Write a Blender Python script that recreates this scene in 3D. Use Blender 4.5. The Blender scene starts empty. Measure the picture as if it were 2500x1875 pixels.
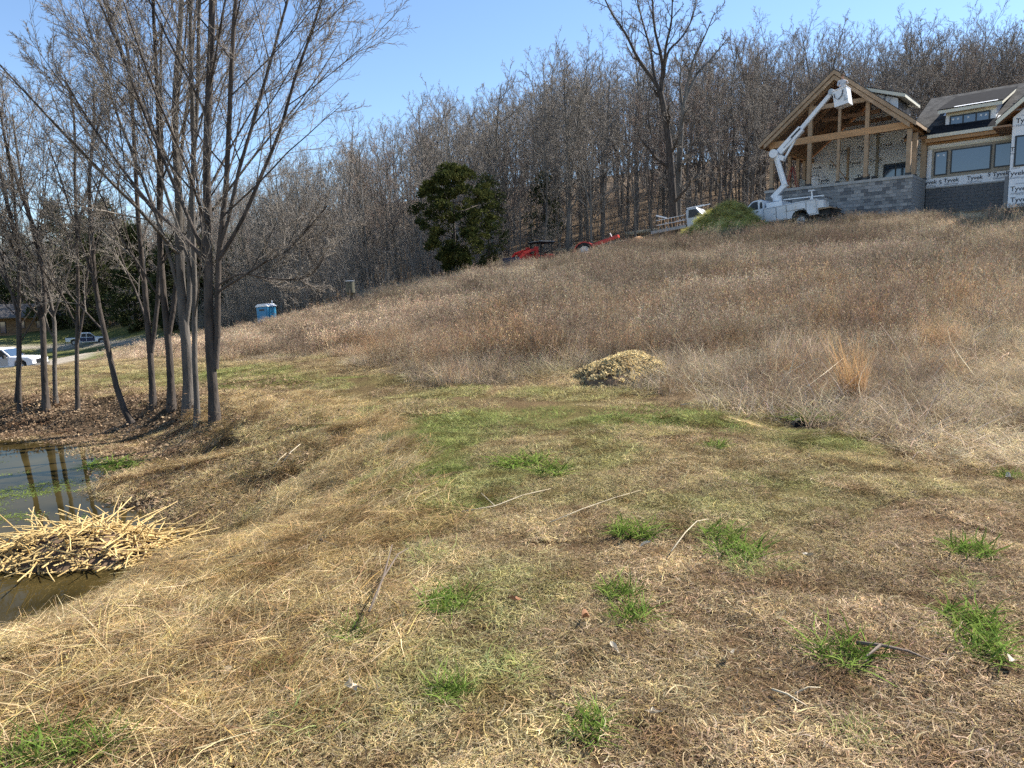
import bpy, math, random
import numpy as np
from mathutils import Matrix, Vector, Euler

# ------------------------------------------------------------------ camera, sky, sun, exposure
scene = bpy.context.scene
COL = scene.collection
FPX, CPX, CPY = 1733.0, 1250.0, 937.5          # focal length and centre of the 2500 x 1875 frame
ROLL = math.radians(1.2)
PITCH = math.atan((937.5 - 715.0) / FPX)
EYE = np.array([0.0, 0.0, 1.6])
_fw = np.array([0, math.cos(PITCH), -math.sin(PITCH)])
_r0 = np.array([1.0, 0, 0]); _u0 = np.cross(_r0, _fw)
_rt = math.cos(ROLL) * _r0 - math.sin(ROLL) * _u0
_up = math.sin(ROLL) * _r0 + math.cos(ROLL) * _u0
cam = bpy.data.cameras.new('camera')
cam.sensor_fit = 'HORIZONTAL'; cam.sensor_width = 36.0
cam.lens = 36.0 * FPX / 2500.0
cam.clip_start = 0.05; cam.clip_end = 3000
camo = bpy.data.objects.new('camera', cam); COL.objects.link(camo)
camo.matrix_world = Matrix(((_rt[0], _up[0], -_fw[0], EYE[0]), (_rt[1], _up[1], -_fw[1], EYE[1]),
                            (_rt[2], _up[2], -_fw[2], EYE[2]), (0, 0, 0, 1)))
scene.camera = camo

SUN_AZ, SUN_EL = 64.0, 45.0                     # clockwise from the view axis; degrees
world = bpy.data.worlds.new('World'); scene.world = world; world.use_nodes = True
wn = world.node_tree; wn.nodes.clear()
sky = wn.nodes.new('ShaderNodeTexSky'); sky.sky_type = 'NISHITA'; sky.sun_disc = False
sky.sun_elevation = math.radians(SUN_EL); sky.sun_rotation = math.radians(SUN_AZ)
sky.altitude = 200; sky.air_density = 1.0; sky.dust_density = 0.0; sky.ozone_density = 3.6
bg = wn.nodes.new('ShaderNodeBackground'); bg.inputs[1].default_value = 0.095
wo = wn.nodes.new('ShaderNodeOutputWorld')
wn.links.new(sky.outputs[0], bg.inputs[0]); wn.links.new(bg.outputs[0], wo.inputs[0])
sun = bpy.data.lights.new('sun', 'SUN'); sun.energy = 5.0; sun.angle = math.radians(0.53); sun.color = (1.0, 0.95, 0.87)
suno = bpy.data.objects.new('sun', sun); COL.objects.link(suno)
_a, _e = math.radians(SUN_AZ), math.radians(SUN_EL)
SUNV = Vector((math.sin(_a) * math.cos(_e), math.cos(_a) * math.cos(_e), math.sin(_e)))
suno.rotation_euler = SUNV.to_track_quat('Z', 'Y').to_euler()
suno.location = (30, 20, 60)
vs = scene.view_settings
vs.view_transform = 'Standard'; vs.look = 'None'; vs.exposure = 1.22; vs.gamma = 1.0; vs.use_curve_mapping = False
cy = scene.cycles
cy.max_bounces = 3; cy.diffuse_bounces = 2; cy.glossy_bounces = 2; cy.transmission_bounces = 2; cy.transparent_max_bounces = 6
cy.use_denoising = False
cy.sample_clamp_indirect = 6.0; cy.caustics_reflective = False; cy.caustics_refractive = False; cy.use_light_tree = False
cy.debug_use_spatial_splits = False

R = random.Random(7)
NR = np.random.default_rng(11)

# ------------------------------------------------------------------ picture <-> place
def ray(px, py):
    return _fw + _rt * ((px - CPX) / FPX) + _up * ((CPY - py) / FPX)
def at(px, py, D):
    d = ray(px, py); return EYE + d * (D / d[1])
def project(x, y, z):
    d = np.stack([x - EYE[0], y - EYE[1], z - EYE[2]], -1)
    w = np.maximum(d @ _fw, 1e-3)
    return CPX + FPX * (d @ _rt) / w, CPY - FPX * (d @ _up) / w

# ------------------------------------------------------------------ noise and terrain height
def _hash(ix, iy, s):
    n = (ix.astype(np.int64) * 374761393 + iy.astype(np.int64) * 668265263 + s * 982451653) & 0x7fffffff
    n = ((n ^ (n >> 13)) * 1274126177) & 0x7fffffff
    n = n ^ (n >> 16)
    return (n & 0xffff) / 65535.0
def vnoise(x, y, s=0):
    x = np.asarray(x, float); y = np.asarray(y, float)
    ix = np.floor(x); iy = np.floor(y); fx = x - ix; fy = y - iy
    fx = fx * fx * (3 - 2 * fx); fy = fy * fy * (3 - 2 * fy)
    a = _hash(ix, iy, s); b = _hash(ix + 1, iy, s); c = _hash(ix, iy + 1, s); d = _hash(ix + 1, iy + 1, s)
    return (a + (b - a) * fx) * (1 - fy) + (c + (d - c) * fx) * fy
def fbm(x, y, s=0, o=3):
    v = 0; a = .5; t = 0
    for k in range(o):
        v = v + a * vnoise(x * 2 ** k + 17 * k, y * 2 ** k - 9 * k, s + k); t += a; a *= .5
    return v / t
def sstep(a, b, x):
    t = np.clip((x - a) / (b - a), 0, 1); return t * t * (3 - 2 * t)

# house frame: local x along the front (to the right), local y into the house
HP = np.array([23.857, 43.0, 0.0]); HUR = np.array([0.7478, -0.66393, 0]); HV = np.array([0.66393, 0.7478, 0])
HROT = math.atan2(HUR[1], HUR[0])
def hw(s, o, z=0.0):
    p = HP + HUR * s + HV * o; return (float(p[0]), float(p[1]), float(z))

ctrl = []
def cz(x, y, z): ctrl.append((x, y, z))
def cp(px, py, D):
    p = at(px, py, D); ctrl.append(tuple(p))
def cD(px, D, z):
    p = at(px, 900, D); ctrl.append((p[0], p[1], z))
for x, y, z in [(0, -6, .02), (-14, -6, -.1), (14, -6, .2), (0, 1, 0), (-2, 2.5, -.03), (2, 3, 0.02), (0, 5, 0), (3.5, 5, .06), (-2, 6.5, -.12), (8, 3, .35), (0, 9, .02), (-1.5, 12, -.05), (-40, -6, -.8), (40, -6, 2.2), (0, -40, -.5), (60, -40, 2), (-60, -40, -2)]: cz(x, y, z)
for q in [(950, 905, 15), (1250, 950, 11.6), (1500, 968, 10.3), (1750, 1000, 8.9), (1980, 1040, 7.7), (2300, 1120, 6.2), (2600, 1170, 5.6)]: cp(*q)
# hill up to the house
for px, py, D in [(2228, 800, 15), (2228, 640, 28), (2600, 800, 13), (2600, 620, 26), (1900, 830, 15), (1900, 650, 29), (1600, 800, 18), (1600, 690, 31), (1300, 790, 21), (1300, 725, 33)]: cp(px, py, D)
for s, o, z in [(0, -.8, 5.62), (-4, -.8, 5.62), (-8.8, -.6, 5.35), (-5.2, -2.4, 5.22), (-9.5, -2.4, 4.86), (-3, -4.4, 5.1), (-8, -4.6, 4.75), (4.5, 2, 5.85), (9, 0, 5.75), (9, 6, 6.0), (0, 6, 6.0), (-9, 7, 5.9), (4.5, -3, 5.2), (-12, 5, 5.3), (0, 13, 6.6), (10, 14, 7)]:
    p = hw(s, o); cz(p[0], p[1], z)
for px, py, D in [(1500, 636, 44), (1250, 680, 46), (1000, 716, 48), (850, 762, 50), (500, 836, 43), (300, 872, 38), (100, 918, 36), (100, 915, 45), (700, 850, 26), (450, 868, 24), (150, 905, 22), (-200, 920, 22), (-200, 925, 36)]: cp(px, py, D)
for px, D, z in [(655, 60, -1.27), (50, 53, -3.45), (-300, 53, -4.0), (300, 62, -2.6), (450, 70, -2.2), (200, 115, -4.6), (0, 115, -4.8), (-300, 115, -5), (400, 100, -3.5),
                 (200, 150, -1.5), (0, 160, -1), (-300, 170, 0), (0, 240, 16), (300, 220, 15), (-500, 260, 18),
                 (655, 85, -1.2), (655, 130, 7), (655, 200, 21), (900, 62, .6), (900, 100, 5), (1000, 62, 2.4), (1250, 62, 4.0), (1250, 95, 11.5), (1250, 140, 19), (1000, 140, 17), (1000, 95, 8), (1500, 62, 5.6), (1700, 62, 6.6), (1600, 95, 14), (1600, 150, 25),
                 (2000, 75, 9.0), (2300, 75, 10.0), (2300, 110, 20), (2000, 150, 30), (2900, 60, 9.5), (2900, 110, 18), (3400, 40, 7), (2600, 160, 31),
                 (1250, 300, 32), (300, 380, 30), (2400, 350, 42), (-800, 420, 26), (3200, 300, 26)]: cD(px, D, z)
# pond bank trees stand at about -0.4
for px, D, z in [(525, 10.8, -.3), (455, 12, -.3), (375, 13.5, -.32), (190, 14, -.36), (45, 14.2, -.4), (-300, 14.5, -.4), (300, 17.5, -.3), (600, 9, -.16), (700, 7, -.12)]: cD(px, D, z)
_cp = np.array(ctrl)
def _tpsk(r2): return np.where(r2 > 1e-9, .5 * r2 * np.log(np.maximum(r2, 1e-9)), 0)
_n = len(_cp); _A = np.zeros((_n + 3, _n + 3))
_d2 = ((_cp[:, None, :2] - _cp[None, :, :2]) ** 2).sum(-1)
_A[:_n, :_n] = _tpsk(_d2) + np.eye(_n) * 0.6
_A[:_n, _n] = 1; _A[:_n, _n + 1:] = _cp[:, :2]; _A[_n, :_n] = 1; _A[_n + 1:, :_n] = _cp[:, :2].T
_w = np.linalg.solve(_A, np.concatenate([_cp[:, 2], [0, 0, 0]]))

WATER_Z = -0.9
def _wz(px, py):
    d = ray(px, py); p = EYE + d * ((WATER_Z - EYE[2]) / d[2]); return (p[0], p[1])
SHORE = np.array([_wz(*q) for q in [(-250, 1660), (0, 1585), (130, 1530), (215, 1480), (290, 1432), (430, 1370), (462, 1305), (400, 1262), (345, 1238), (285, 1215), (245, 1175), (238, 1140), (222, 1112), (170, 1092), (90, 1082), (0, 1078), (-200, 1080), (-600, 1095), (-1000, 1180), (-1000, 1500)]])
def shore_dist(x, y):
    x = np.asarray(x, float); y = np.asarray(y, float)
    best = np.full(x.shape, 1e9); ins = np.zeros(x.shape, bool)
    n = len(SHORE)
    for i in range(n):
        ax, ay = SHORE[i]; bx, by = SHORE[(i + 1) % n]
        dx, dy = bx - ax, by - ay
        t = np.clip(((x - ax) * dx + (y - ay) * dy) / (dx * dx + dy * dy), 0, 1)
        best = np.minimum(best, (x - ax - t * dx) ** 2 + (y - ay - t * dy) ** 2)
        c = ((ay > y) != (by > y)) & (x < (bx - ax) * (y - ay) / (by - ay + 1e-12) + ax)
        ins ^= c
    d = np.sqrt(best); return np.where(ins, -d, d)
def tps(x, y):
    x = np.asarray(x, float); y = np.asarray(y, float); sh = x.shape
    xf = x.ravel(); yf = y.ravel(); out = np.empty(xf.shape)
    for i in range(0, len(xf), 40000):
        a = xf[i:i + 40000]; b = yf[i:i + 40000]
        k = _tpsk((a[:, None] - _cp[None, :, 0]) ** 2 + (b[:, None] - _cp[None, :, 1]) ** 2)
        out[i:i + 40000] = k @ _w[:_n] + _w[_n] + _w[_n + 1] * a + _w[_n + 2] * b
    return out.reshape(sh)
BURROW = at(1950, 1040, 7.7)
def H(x, y):
    x = np.asarray(x, float); y = np.asarray(y, float)
    z = tps(x, y)
    r = np.hypot(x, y)
    far = sstep(45, 90, r)
    z = z + (fbm(x * .5, y * .5, 3, 3) - .5) * (.16 + far * .5) * sstep(3, 9, r)
    z = z + (fbm(x * 2.3, y * 2.3, 5, 2) - .5) * .06 * (1 - far) + (fbm(x * 7, y * 7, 8, 2) - .5) * .035 * (r < 25)
    sd = shore_dist(x, y) + (fbm(x * 1.3, y * 1.3, 21, 2) - .5) * .5
    near = (y < 9.3)
    z = z + (fbm(x * 2.6, y * 2.6, 23, 3) - .5) * .34 * sstep(.1, .5, sd) * (1 - sstep(1.8, 2.8, sd)) * sstep(9.2, 10.2, y)
    w = np.where(near, 2.1, 2.4)
    s = np.clip(sd / w, 0, 1)
    prof = np.where(y > 9.5, .10 * s + .90 * sstep(.3, .82, s), s ** .85)
    zb = WATER_Z - .02
    z = np.where(sd < w, zb + (z - zb) * prof, z)
    z = np.where(sd < 0, WATER_Z - .02 - np.minimum(-sd * .35, .9), z)
    z = z - .28 * np.exp(-((x - BURROW[0]) ** 2 + (y - BURROW[1]) ** 2) / .05)
    # level pad under the house
    ls = (x - HP[0]) * HUR[0] + (y - HP[1]) * HUR[1]; lo = (x - HP[0]) * HV[0] + (y - HP[1]) * HV[1]
    pad = sstep(-10.2, -9.2, ls) * (1 - sstep(13, 15, ls)) * sstep(-.7, .6, lo) * (1 - sstep(12, 15, lo))
    return z * (1 - pad) + np.minimum(z, 5.66) * pad
def h1(x, y): return float(H(np.array([x]), np.array([y]))[0])
def hit(px, py, D0=2.0, D1=150.0):
    D = np.geomspace(D0, D1, 500); d = ray(px, py); P = EYE[None] + d[None] * (D / d[1])[:, None]
    f = P[:, 2] - H(P[:, 0], P[:, 1]); k = np.argmax(f < 0)
    if k == 0: k = len(D) - 1
    t = f[k - 1] / (f[k - 1] - f[k] + 1e-9); p = P[k - 1] + (P[k] - P[k - 1]) * t
    return np.array([p[0], p[1], h1(p[0], p[1])])

# ------------------------------------------------------------------ materials
def newmat(name):
    m = bpy.data.materials.new(name); m.use_nodes = True
    nt = m.node_tree; nt.nodes.clear(); o = nt.nodes.new('ShaderNodeOutputMaterial'); return m, nt, o
def N(nt, typ, **kw):
    n = nt.nodes.new(typ)
    for k, v in kw.items():
        if k == 'op': n.operation = v
        else: setattr(n, k, v)
    return n
def ramp(nt, fac, stops):
    n = nt.nodes.new('ShaderNodeValToRGB'); e = n.color_ramp.elements
    while len(e) > 1: e.remove(e[-1])
    e[0].position = stops[0][0]; e[0].color = (*stops[0][1], 1)
    for p, c in stops[1:]:
        k = e.new(p); k.color = (*c, 1)
    nt.links.new(fac, n.inputs[0]); return n.outputs[0]
def mat(name, c1, c2=None, rough=.7, scale=4.0, bump=0.0, bscale=None, metal=0.0, spec=.4, coord='Object', stretch=None, detail=4):
    m, nt, o = newmat(name); b = N(nt, 'ShaderNodeBsdfPrincipled')
    b.inputs['Roughness'].default_value = rough; b.inputs['Metallic'].default_value = metal
    b.inputs['Specular IOR Level'].default_value = spec
    nt.links.new(b.outputs[0], o.inputs[0])
    tc = N(nt, 'ShaderNodeTexCoord'); vec = tc.outputs[coord]
    if stretch:
        mp = N(nt, 'ShaderNodeMapping'); mp.inputs['Scale'].default_value = stretch
        nt.links.new(vec, mp.inputs[0]); vec = mp.outputs[0]
    nz = N(nt, 'ShaderNodeTexNoise'); nz.inputs['Scale'].default_value = scale; nz.inputs['Detail'].default_value = detail
    nt.links.new(vec, nz.inputs[0])
    if c2 is None: c2 = tuple(v * .8 for v in c1)
    nt.links.new(ramp(nt, nz.outputs[0], [(.32, c1), (.68, c2)]), b.inputs['Base Color'])
    if bump:
        n2 = N(nt, 'ShaderNodeTexNoise'); n2.inputs['Scale'].default_value = bscale or scale * 3; n2.inputs['Detail'].default_value = 5
        nt.links.new(vec, n2.inputs[0])
        bp = N(nt, 'ShaderNodeBump'); bp.inputs['Strength'].default_value = bump; bp.inputs['Distance'].default_value = .02
        nt.links.new(n2.outputs[0], bp.inputs['Height']); nt.links.new(bp.outputs[0], b.inputs['Normal'])
    return m
def leafmat(name, attr='INSTANCER', trans=.35, glob=(1, 1, 1)):
    """blades: colour from the per-patch attribute times the per-blade one, some light through the blade"""
    m, nt, o = newmat(name)
    a = N(nt, 'ShaderNodeAttribute', attribute_name='col', attribute_type=attr)
    v = N(nt, 'ShaderNodeAttribute', attribute_name='bc', attribute_type='GEOMETRY')
    mx = N(nt, 'ShaderNodeMix', data_type='RGBA', blend_type='MULTIPLY'); mx.inputs[0].default_value = 1
    nt.links.new(a.outputs['Color'], mx.inputs[6]); nt.links.new(v.outputs['Color'], mx.inputs[7])
    ge = N(nt, 'ShaderNodeNewGeometry'); nz = N(nt, 'ShaderNodeTexNoise'); nz.inputs['Scale'].default_value = 3.2; nz.inputs['Detail'].default_value = 4
    nt.links.new(ge.outputs['Position'], nz.inputs[0])
    m2 = N(nt, 'ShaderNodeMix', data_type='RGBA', blend_type='MULTIPLY'); m2.inputs[0].default_value = 1
    nt.links.new(mx.outputs[2], m2.inputs[6]); nt.links.new(ramp(nt, nz.outputs[0], [(.32, (.62, .55, .5)), (.52, (1, 1, 1)), (.7, (1.3, 1.3, 1.2))]), m2.inputs[7]); mx = m2
    d = N(nt, 'ShaderNodeBsdfDiffuse'); t = N(nt, 'ShaderNodeBsdfTranslucent'); ms = N(nt, 'ShaderNodeMixShader'); ms.inputs[0].default_value = trans
    nt.links.new(mx.outputs[2], d.inputs[0]); nt.links.new(mx.outputs[2], t.inputs[0])
    nt.links.new(d.outputs[0], ms.inputs[1]); nt.links.new(t.outputs[0], ms.inputs[2]); nt.links.new(ms.outputs[0], o.inputs[0])
    return m
def solidleaf(name, c1, c2, trans=.3, scale=6):
    m, nt, o = newmat(name)
    tc = N(nt, 'ShaderNodeTexCoord'); nz = N(nt, 'ShaderNodeTexNoise'); nz.inputs['Scale'].default_value = scale
    nt.links.new(tc.outputs['Object'], nz.inputs[0])
    c = ramp(nt, nz.outputs[0], [(.35, c1), (.65, c2)])
    v = N(nt, 'ShaderNodeAttribute', attribute_name='bc', attribute_type='GEOMETRY')
    mx = N(nt, 'ShaderNodeMix', data_type='RGBA', blend_type='MULTIPLY'); mx.inputs[0].default_value = 1
    nt.links.new(c, mx.inputs[6]); nt.links.new(v.outputs['Color'], mx.inputs[7])
    d = N(nt, 'ShaderNodeBsdfDiffuse'); t = N(nt, 'ShaderNodeBsdfTranslucent'); ms = N(nt, 'ShaderNodeMixShader'); ms.inputs[0].default_value = trans
    nt.links.new(mx.outputs[2], d.inputs[0]); nt.links.new(mx.outputs[2], t.inputs[0])
    nt.links.new(d.outputs[0], ms.inputs[1]); nt.links.new(t.outputs[0], ms.inputs[2]); nt.links.new(ms.outputs[0], o.inputs[0])
    return m
M = {}
M['bark_dark'] = mat('bark_dark', (.032, .025, .02), (.10, .08, .066), .95, 9, .9, 26, stretch=(1, 1, .25))
M['bark_grey'] = mat('bark_grey', (.06, .052, .044), (.15, .13, .11), .95, 7, .8, 24, stretch=(1, 1, .25))
M['bark_wood'] = mat('bark_wood', (.075, .066, .056), (.19, .17, .145), .95, 1.2, .5, 8, stretch=(1, 1, .2))
M['bark_wood2'] = mat('bark_wood2', (.11, .10, .087), (.25, .225, .195), .95, 1.0, .5, 8, stretch=(1, 1, .2))
M['twig'] = mat('twig', (.19, .16, .13), (.30, .26, .215), .9, 2)
M['twig_far'] = mat('twig_far', (.19, .165, .138), (.32, .28, .24), .9, .6)
M['twig_red'] = mat('twig_red', (.20, .145, .115), (.30, .22, .175), .9, .6)
M['timber'] = mat('timber', (.30, .205, .125), (.40, .28, .175), .75, 3, stretch=(1, 1, 1))
M['beam'] = mat('beam', (.38, .21, .095), (.50, .29, .14), .7, 1.2, stretch=(.6, 3, 6))
M['osb'] = mat('osb', (.26, .15, .085), (.36, .22, .13), .85, 5)
M['wrap'] = mat('wrap', (.74, .75, .77), (.80, .81, .82), .55, 1.5, .15, 5)
M['ink'] = mat('ink', (.035, .04, .055), (.05, .055, .07), .6)
M['ink_grey'] = mat('ink_grey', (.32, .34, .37), (.38, .40, .43), .6)
M['shingle'] = mat('shingle', (.05, .048, .046), (.115, .11, .104), 1.0, 2.4, .5, 30, spec=.05)
M['felt'] = mat('felt', (.018, .018, .02), (.03, .03, .032), 1.0, spec=.03)
M['block_a'] = mat('block_a', (.20, .20, .20), (.26, .26, .255), .95, 8, .3, 60)
M['block_b'] = mat('block_b', (.115, .12, .125), (.16, .16, .165), .95, 8, .3, 60)
M['block_c'] = mat('block_c', (.28, .275, .265), (.35, .34, .33), .95, 8, .3, 60)
M['mortar'] = mat('mortar', (.16, .16, .16), (.20, .20, .20), .95, 10)
M['concrete'] = mat('concrete', (.32, .31, .29), (.40, .39, .37), .9, 3)
M['cream'] = mat('cream', (.68, .64, .50), (.74, .70, .57), .6, 1.5)
M['white_trim'] = mat('white_trim', (.78, .78, .77), (.82, .82, .81), .5)
M['taupe'] = mat('taupe', (.30, .26, .20), (.35, .31, .25), .7)
M['black_frame'] = mat('black_frame', (.012, .014, .018), (.02, .022, .026), .4)
M['black_rubber'] = mat('black_rubber', (.018, .018, .018), (.035, .034, .032), .85)
M['white_paint'] = mat('white_paint', (.70, .71, .72), (.78, .79, .80), .32, 1.2, spec=.5)
M['white_dusty'] = mat('white_dusty', (.60, .58, .55), (.76, .76, .76), .5, 1.1)
M['silver'] = mat('silver', (.30, .31, .33), (.36, .37, .39), .35, 1, metal=.4)
M['steel'] = mat('steel', (.30, .30, .30), (.42, .42, .42), .45, 5, metal=.8)
M['red_paint'] = mat('red_paint', (.42, .022, .016), (.50, .035, .02), .38, 2)
M['red_dull'] = mat('red_dull', (.30, .03, .03), (.36, .045, .04), .6, 2)
M['navy'] = mat('navy', (.015, .022, .06), (.025, .035, .085), .45, 2)
M['orange'] = mat('orange', (.62, .22, .03), (.70, .27, .05), .5)
M['potty_blue'] = mat('potty_blue', (.03, .20, .36), (.05, .24, .41), .45, 1)
M['potty_light'] = mat('potty_light', (.60, .66, .70), (.68, .73, .76), .5, 1)
M['camo'] = mat('camo', (.05, .05, .035), (.14, .13, .09), .8, 5)
M['chip'] = mat('chip', (.30, .21, .10), (.66, .54, .31), .9, 9)
M['soil'] = mat('soil', (.10, .065, .04), (.19, .125, .075), .98, 5, .5, 30)
M['red_soil'] = mat('red_soil', (.23, .12, .055), (.34, .19, .09), .98, 2, .6, 14)
M['reed'] = mat('reed', (.42, .28, .10), (.66, .49, .22), .75, 3)
M['stick'] = mat('stick', (.42, .34, .22), (.58, .49, .34), .85, 6)
M['stick_dark'] = mat('stick_dark', (.10, .075, .055), (.17, .13, .10), .9, 6)
M['dead_leaf'] = mat('dead_leaf', (.28, .13, .06), (.40, .21, .11), .85, 10)
M['pale_leaf'] = mat('pale_leaf', (.52, .43, .30), (.64, .55, .41), .85, 10)
M['bleached_leaf'] = mat('bleached_leaf', (.40, .34, .25), (.50, .43, .33), .85, 10)
M['green_hay'] = mat('green_hay', (.27, .27, .08), (.44, .40, .16), .95, 6, .9, 18)
M['cabin_wood'] = mat('cabin_wood', (.16, .09, .045), (.24, .145, .075), .9, 2, .2)
M['cabin_roof'] = mat('cabin_roof', (.10, .085, .075), (.15, .13, .115), .9, 3)
M['skin'] = mat('skin', (.50, .29, .20), (.56, .34, .24), .6)
M['shirt'] = mat('shirt', (.46, .47, .48), (.56, .57, .58), .9, 8)
M['denim'] = mat('denim', (.06, .08, .13), (.09, .11, .17), .9, 8)
M['hair'] = mat('hair', (.10, .05, .025), (.15, .08, .04), .9)
M['grass_patch'] = leafmat('grass_patch', trans=.3)
M['weed'] = leafmat('weed', trans=.25)
M['fescue'] = solidleaf('fescue', (.10, .16, .03), (.20, .27, .06), .35, 12)
M['fescue_dry'] = solidleaf('fescue_dry', (.24, .29, .10), (.38, .38, .15), .35, 12)
M['broomsedge'] = solidleaf('broomsedge', (.42, .25, .12), (.58, .38, .20), .35, 5)
M['cedar'] = solidleaf('cedar', (.028, .04, .015), (.085, .088, .028), .2, 1.1)
M['pine'] = solidleaf('pine', (.032, .042, .018), (.075, .08, .036), .2, .5)
def glassmat():
    m, nt, o = newmat('window_glass'); b = N(nt, 'ShaderNodeBsdfPrincipled')
    b.inputs['Base Color'].default_value = (.035, .06, .10, 1); b.inputs['Roughness'].default_value = .06; b.inputs['Specular IOR Level'].default_value = .9
    b.inputs['Coat Weight'].default_value = .6; b.inputs['Coat Roughness'].default_value = .03
    nt.links.new(b.outputs[0], o.inputs[0]); return m
M['glass'] = glassmat()
def watermat():
    m, nt, o = newmat('pond_water'); b = N(nt, 'ShaderNodeBsdfPrincipled')
    b.inputs['Roughness'].default_value = .02; b.inputs['IOR'].default_value = 1.33; b.inputs['Specular IOR Level'].default_value = .25
    tc = N(nt, 'ShaderNodeTexCoord'); nz = N(nt, 'ShaderNodeTexNoise'); nz.inputs['Scale'].default_value = 1.1; nz.inputs['Detail'].default_value = 5
    nt.links.new(tc.outputs['Object'], nz.inputs[0])
    nt.links.new(ramp(nt, nz.outputs[0], [(.35, (.022, .017, .006)), (.7, (.055, .040, .014))]), b.inputs['Base Color'])
    n2 = N(nt, 'ShaderNodeTexNoise'); n2.inputs['Scale'].default_value = 3.5; n2.inputs['Detail'].default_value = 2
    nt.links.new(tc.outputs['Object'], n2.inputs[0])
    bp = N(nt, 'ShaderNodeBump'); bp.inputs['Strength'].default_value = .05; bp.inputs['Distance'].default_value = .02
    nt.links.new(n2.outputs[0], bp.inputs['Height']); nt.links.new(bp.outputs[0], b.inputs['Normal'])
    b.inputs['Specular IOR Level'].default_value = 0; b.inputs['Roughness'].default_value = .9
    gl = N(nt, 'ShaderNodeBsdfGlossy'); gl.inputs['Roughness'].default_value = .02; gl.inputs['Color'].default_value = (.75, .72, .62, 1); nt.links.new(bp.outputs[0], gl.inputs['Normal'])
    fr = N(nt, 'ShaderNodeFresnel'); fr.inputs['IOR'].default_value = 1.33
    mth = N(nt, 'ShaderNodeMath', op='MULTIPLY'); mth.inputs[1].default_value = .7; nt.links.new(fr.outputs[0], mth.inputs[0])
    ms = N(nt, 'ShaderNodeMixShader'); nt.links.new(mth.outputs[0], ms.inputs[0]); nt.links.new(b.outputs[0], ms.inputs[1]); nt.links.new(gl.outputs[0], ms.inputs[2])
    nt.links.new(ms.outputs[0], o.inputs[0]); return m
M['water'] = watermat()
def groundmat():
    m, nt, o = newmat('ground'); b = N(nt, 'ShaderNodeBsdfPrincipled'); b.inputs['Roughness'].default_value = 1; b.inputs['Specular IOR Level'].default_value = .1
    a = N(nt, 'ShaderNodeAttribute', attribute_name='gcol', attribute_type='GEOMETRY')
    tc = N(nt, 'ShaderNodeTexCoord')
    n1 = N(nt, 'ShaderNodeTexNoise'); n1.inputs['Scale'].default_value = 1.4; n1.inputs['Detail'].default_value = 9; n1.inputs['Roughness'].default_value = .75
    n2 = N(nt, 'ShaderNodeTexNoise'); n2.inputs['Scale'].default_value = 34; n2.inputs['Detail'].default_value = 6; n2.inputs['Roughness'].default_value = .7
    nt.links.new(tc.outputs['Object'], n1.inputs[0]); nt.links.new(tc.outputs['Object'], n2.inputs[0])
    r1 = ramp(nt, n1.outputs[0], [(.3, (.55, .5, .45)), (.7, (1.35, 1.3, 1.2))]); r2 = ramp(nt, n2.outputs[0], [(.3, (.45, .42, .4)), (.7, (1.4, 1.35, 1.25))])
    x1 = N(nt, 'ShaderNodeMix', data_type='RGBA', blend_type='MULTIPLY'); x1.inputs[0].default_value = 1
    x2 = N(nt, 'ShaderNodeMix', data_type='RGBA', blend_type='MULTIPLY'); x2.inputs[0].default_value = 1
    nt.links.new(a.outputs['Color'], x1.inputs[6]); nt.links.new(r1, x1.inputs[7]); nt.links.new(x1.outputs[2], x2.inputs[6]); nt.links.new(r2, x2.inputs[7])
    nt.links.new(x2.outputs[2], b.inputs['Base Color'])
    bp = N(nt, 'ShaderNodeBump'); bp.inputs['Strength'].default_value = .8; bp.inputs['Distance'].default_value = .03
    nt.links.new(n2.outputs[0], bp.inputs['Height']); nt.links.new(bp.outputs[0], b.inputs['Normal'])
    nt.links.new(b.outputs[0], o.inputs[0]); return m
M['ground'] = groundmat()

# ------------------------------------------------------------------ mesh helpers
def npmesh(name, V, F, mtl=None, bc=None, smooth=False, nper=4):
    V = np.asarray(V, np.float32).reshape(-1, 3); F = np.asarray(F, np.int32).reshape(-1, nper)
    me = bpy.data.meshes.new(name); me.vertices.add(len(V)); me.vertices.foreach_set('co', V.ravel())
    me.loops.add(F.size); me.loops.foreach_set('vertex_index', F.ravel())
    me.polygons.add(len(F)); me.polygons.foreach_set('loop_start', np.arange(0, F.size, nper, dtype=np.int32))
    me.update(calc_edges=True)
    if smooth: me.polygons.foreach_set('use_smooth', np.ones(len(F), bool))
    if bc is not None:
        at_ = me.attributes.new('bc', 'FLOAT_COLOR', 'POINT')
        c = np.ones((len(V), 4), np.float32); c[:, :3] = bc; at_.data.foreach_set('color', c.ravel())
    if mtl: me.materials.append(mtl)
    return me
def link(name, me, parent=None, loc=None, rot=None, scl=None):
    o = bpy.data.objects.new(name, me); COL.objects.link(o)
    if parent is not None: o.parent = parent
    if loc is not None: o.location = loc
    if rot is not None: o.rotation_euler = rot
    if scl is not None: o.scale = scl
    return o
def empty(name, loc=(0, 0, 0), rz=0.0, rot=None):
    o = bpy.data.objects.new(name, None); COL.objects.link(o); o.location = loc; o.empty_display_size = .2
    o.rotation_euler = rot if rot is not None else (0, 0, rz); return o
def tag(o, label=None, cat=None, group=None, kind=None):
    if label: o['label'] = label
    if cat: o['category'] = cat
    if group: o['group'] = group
    if kind: o['kind'] = kind
    return o
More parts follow.
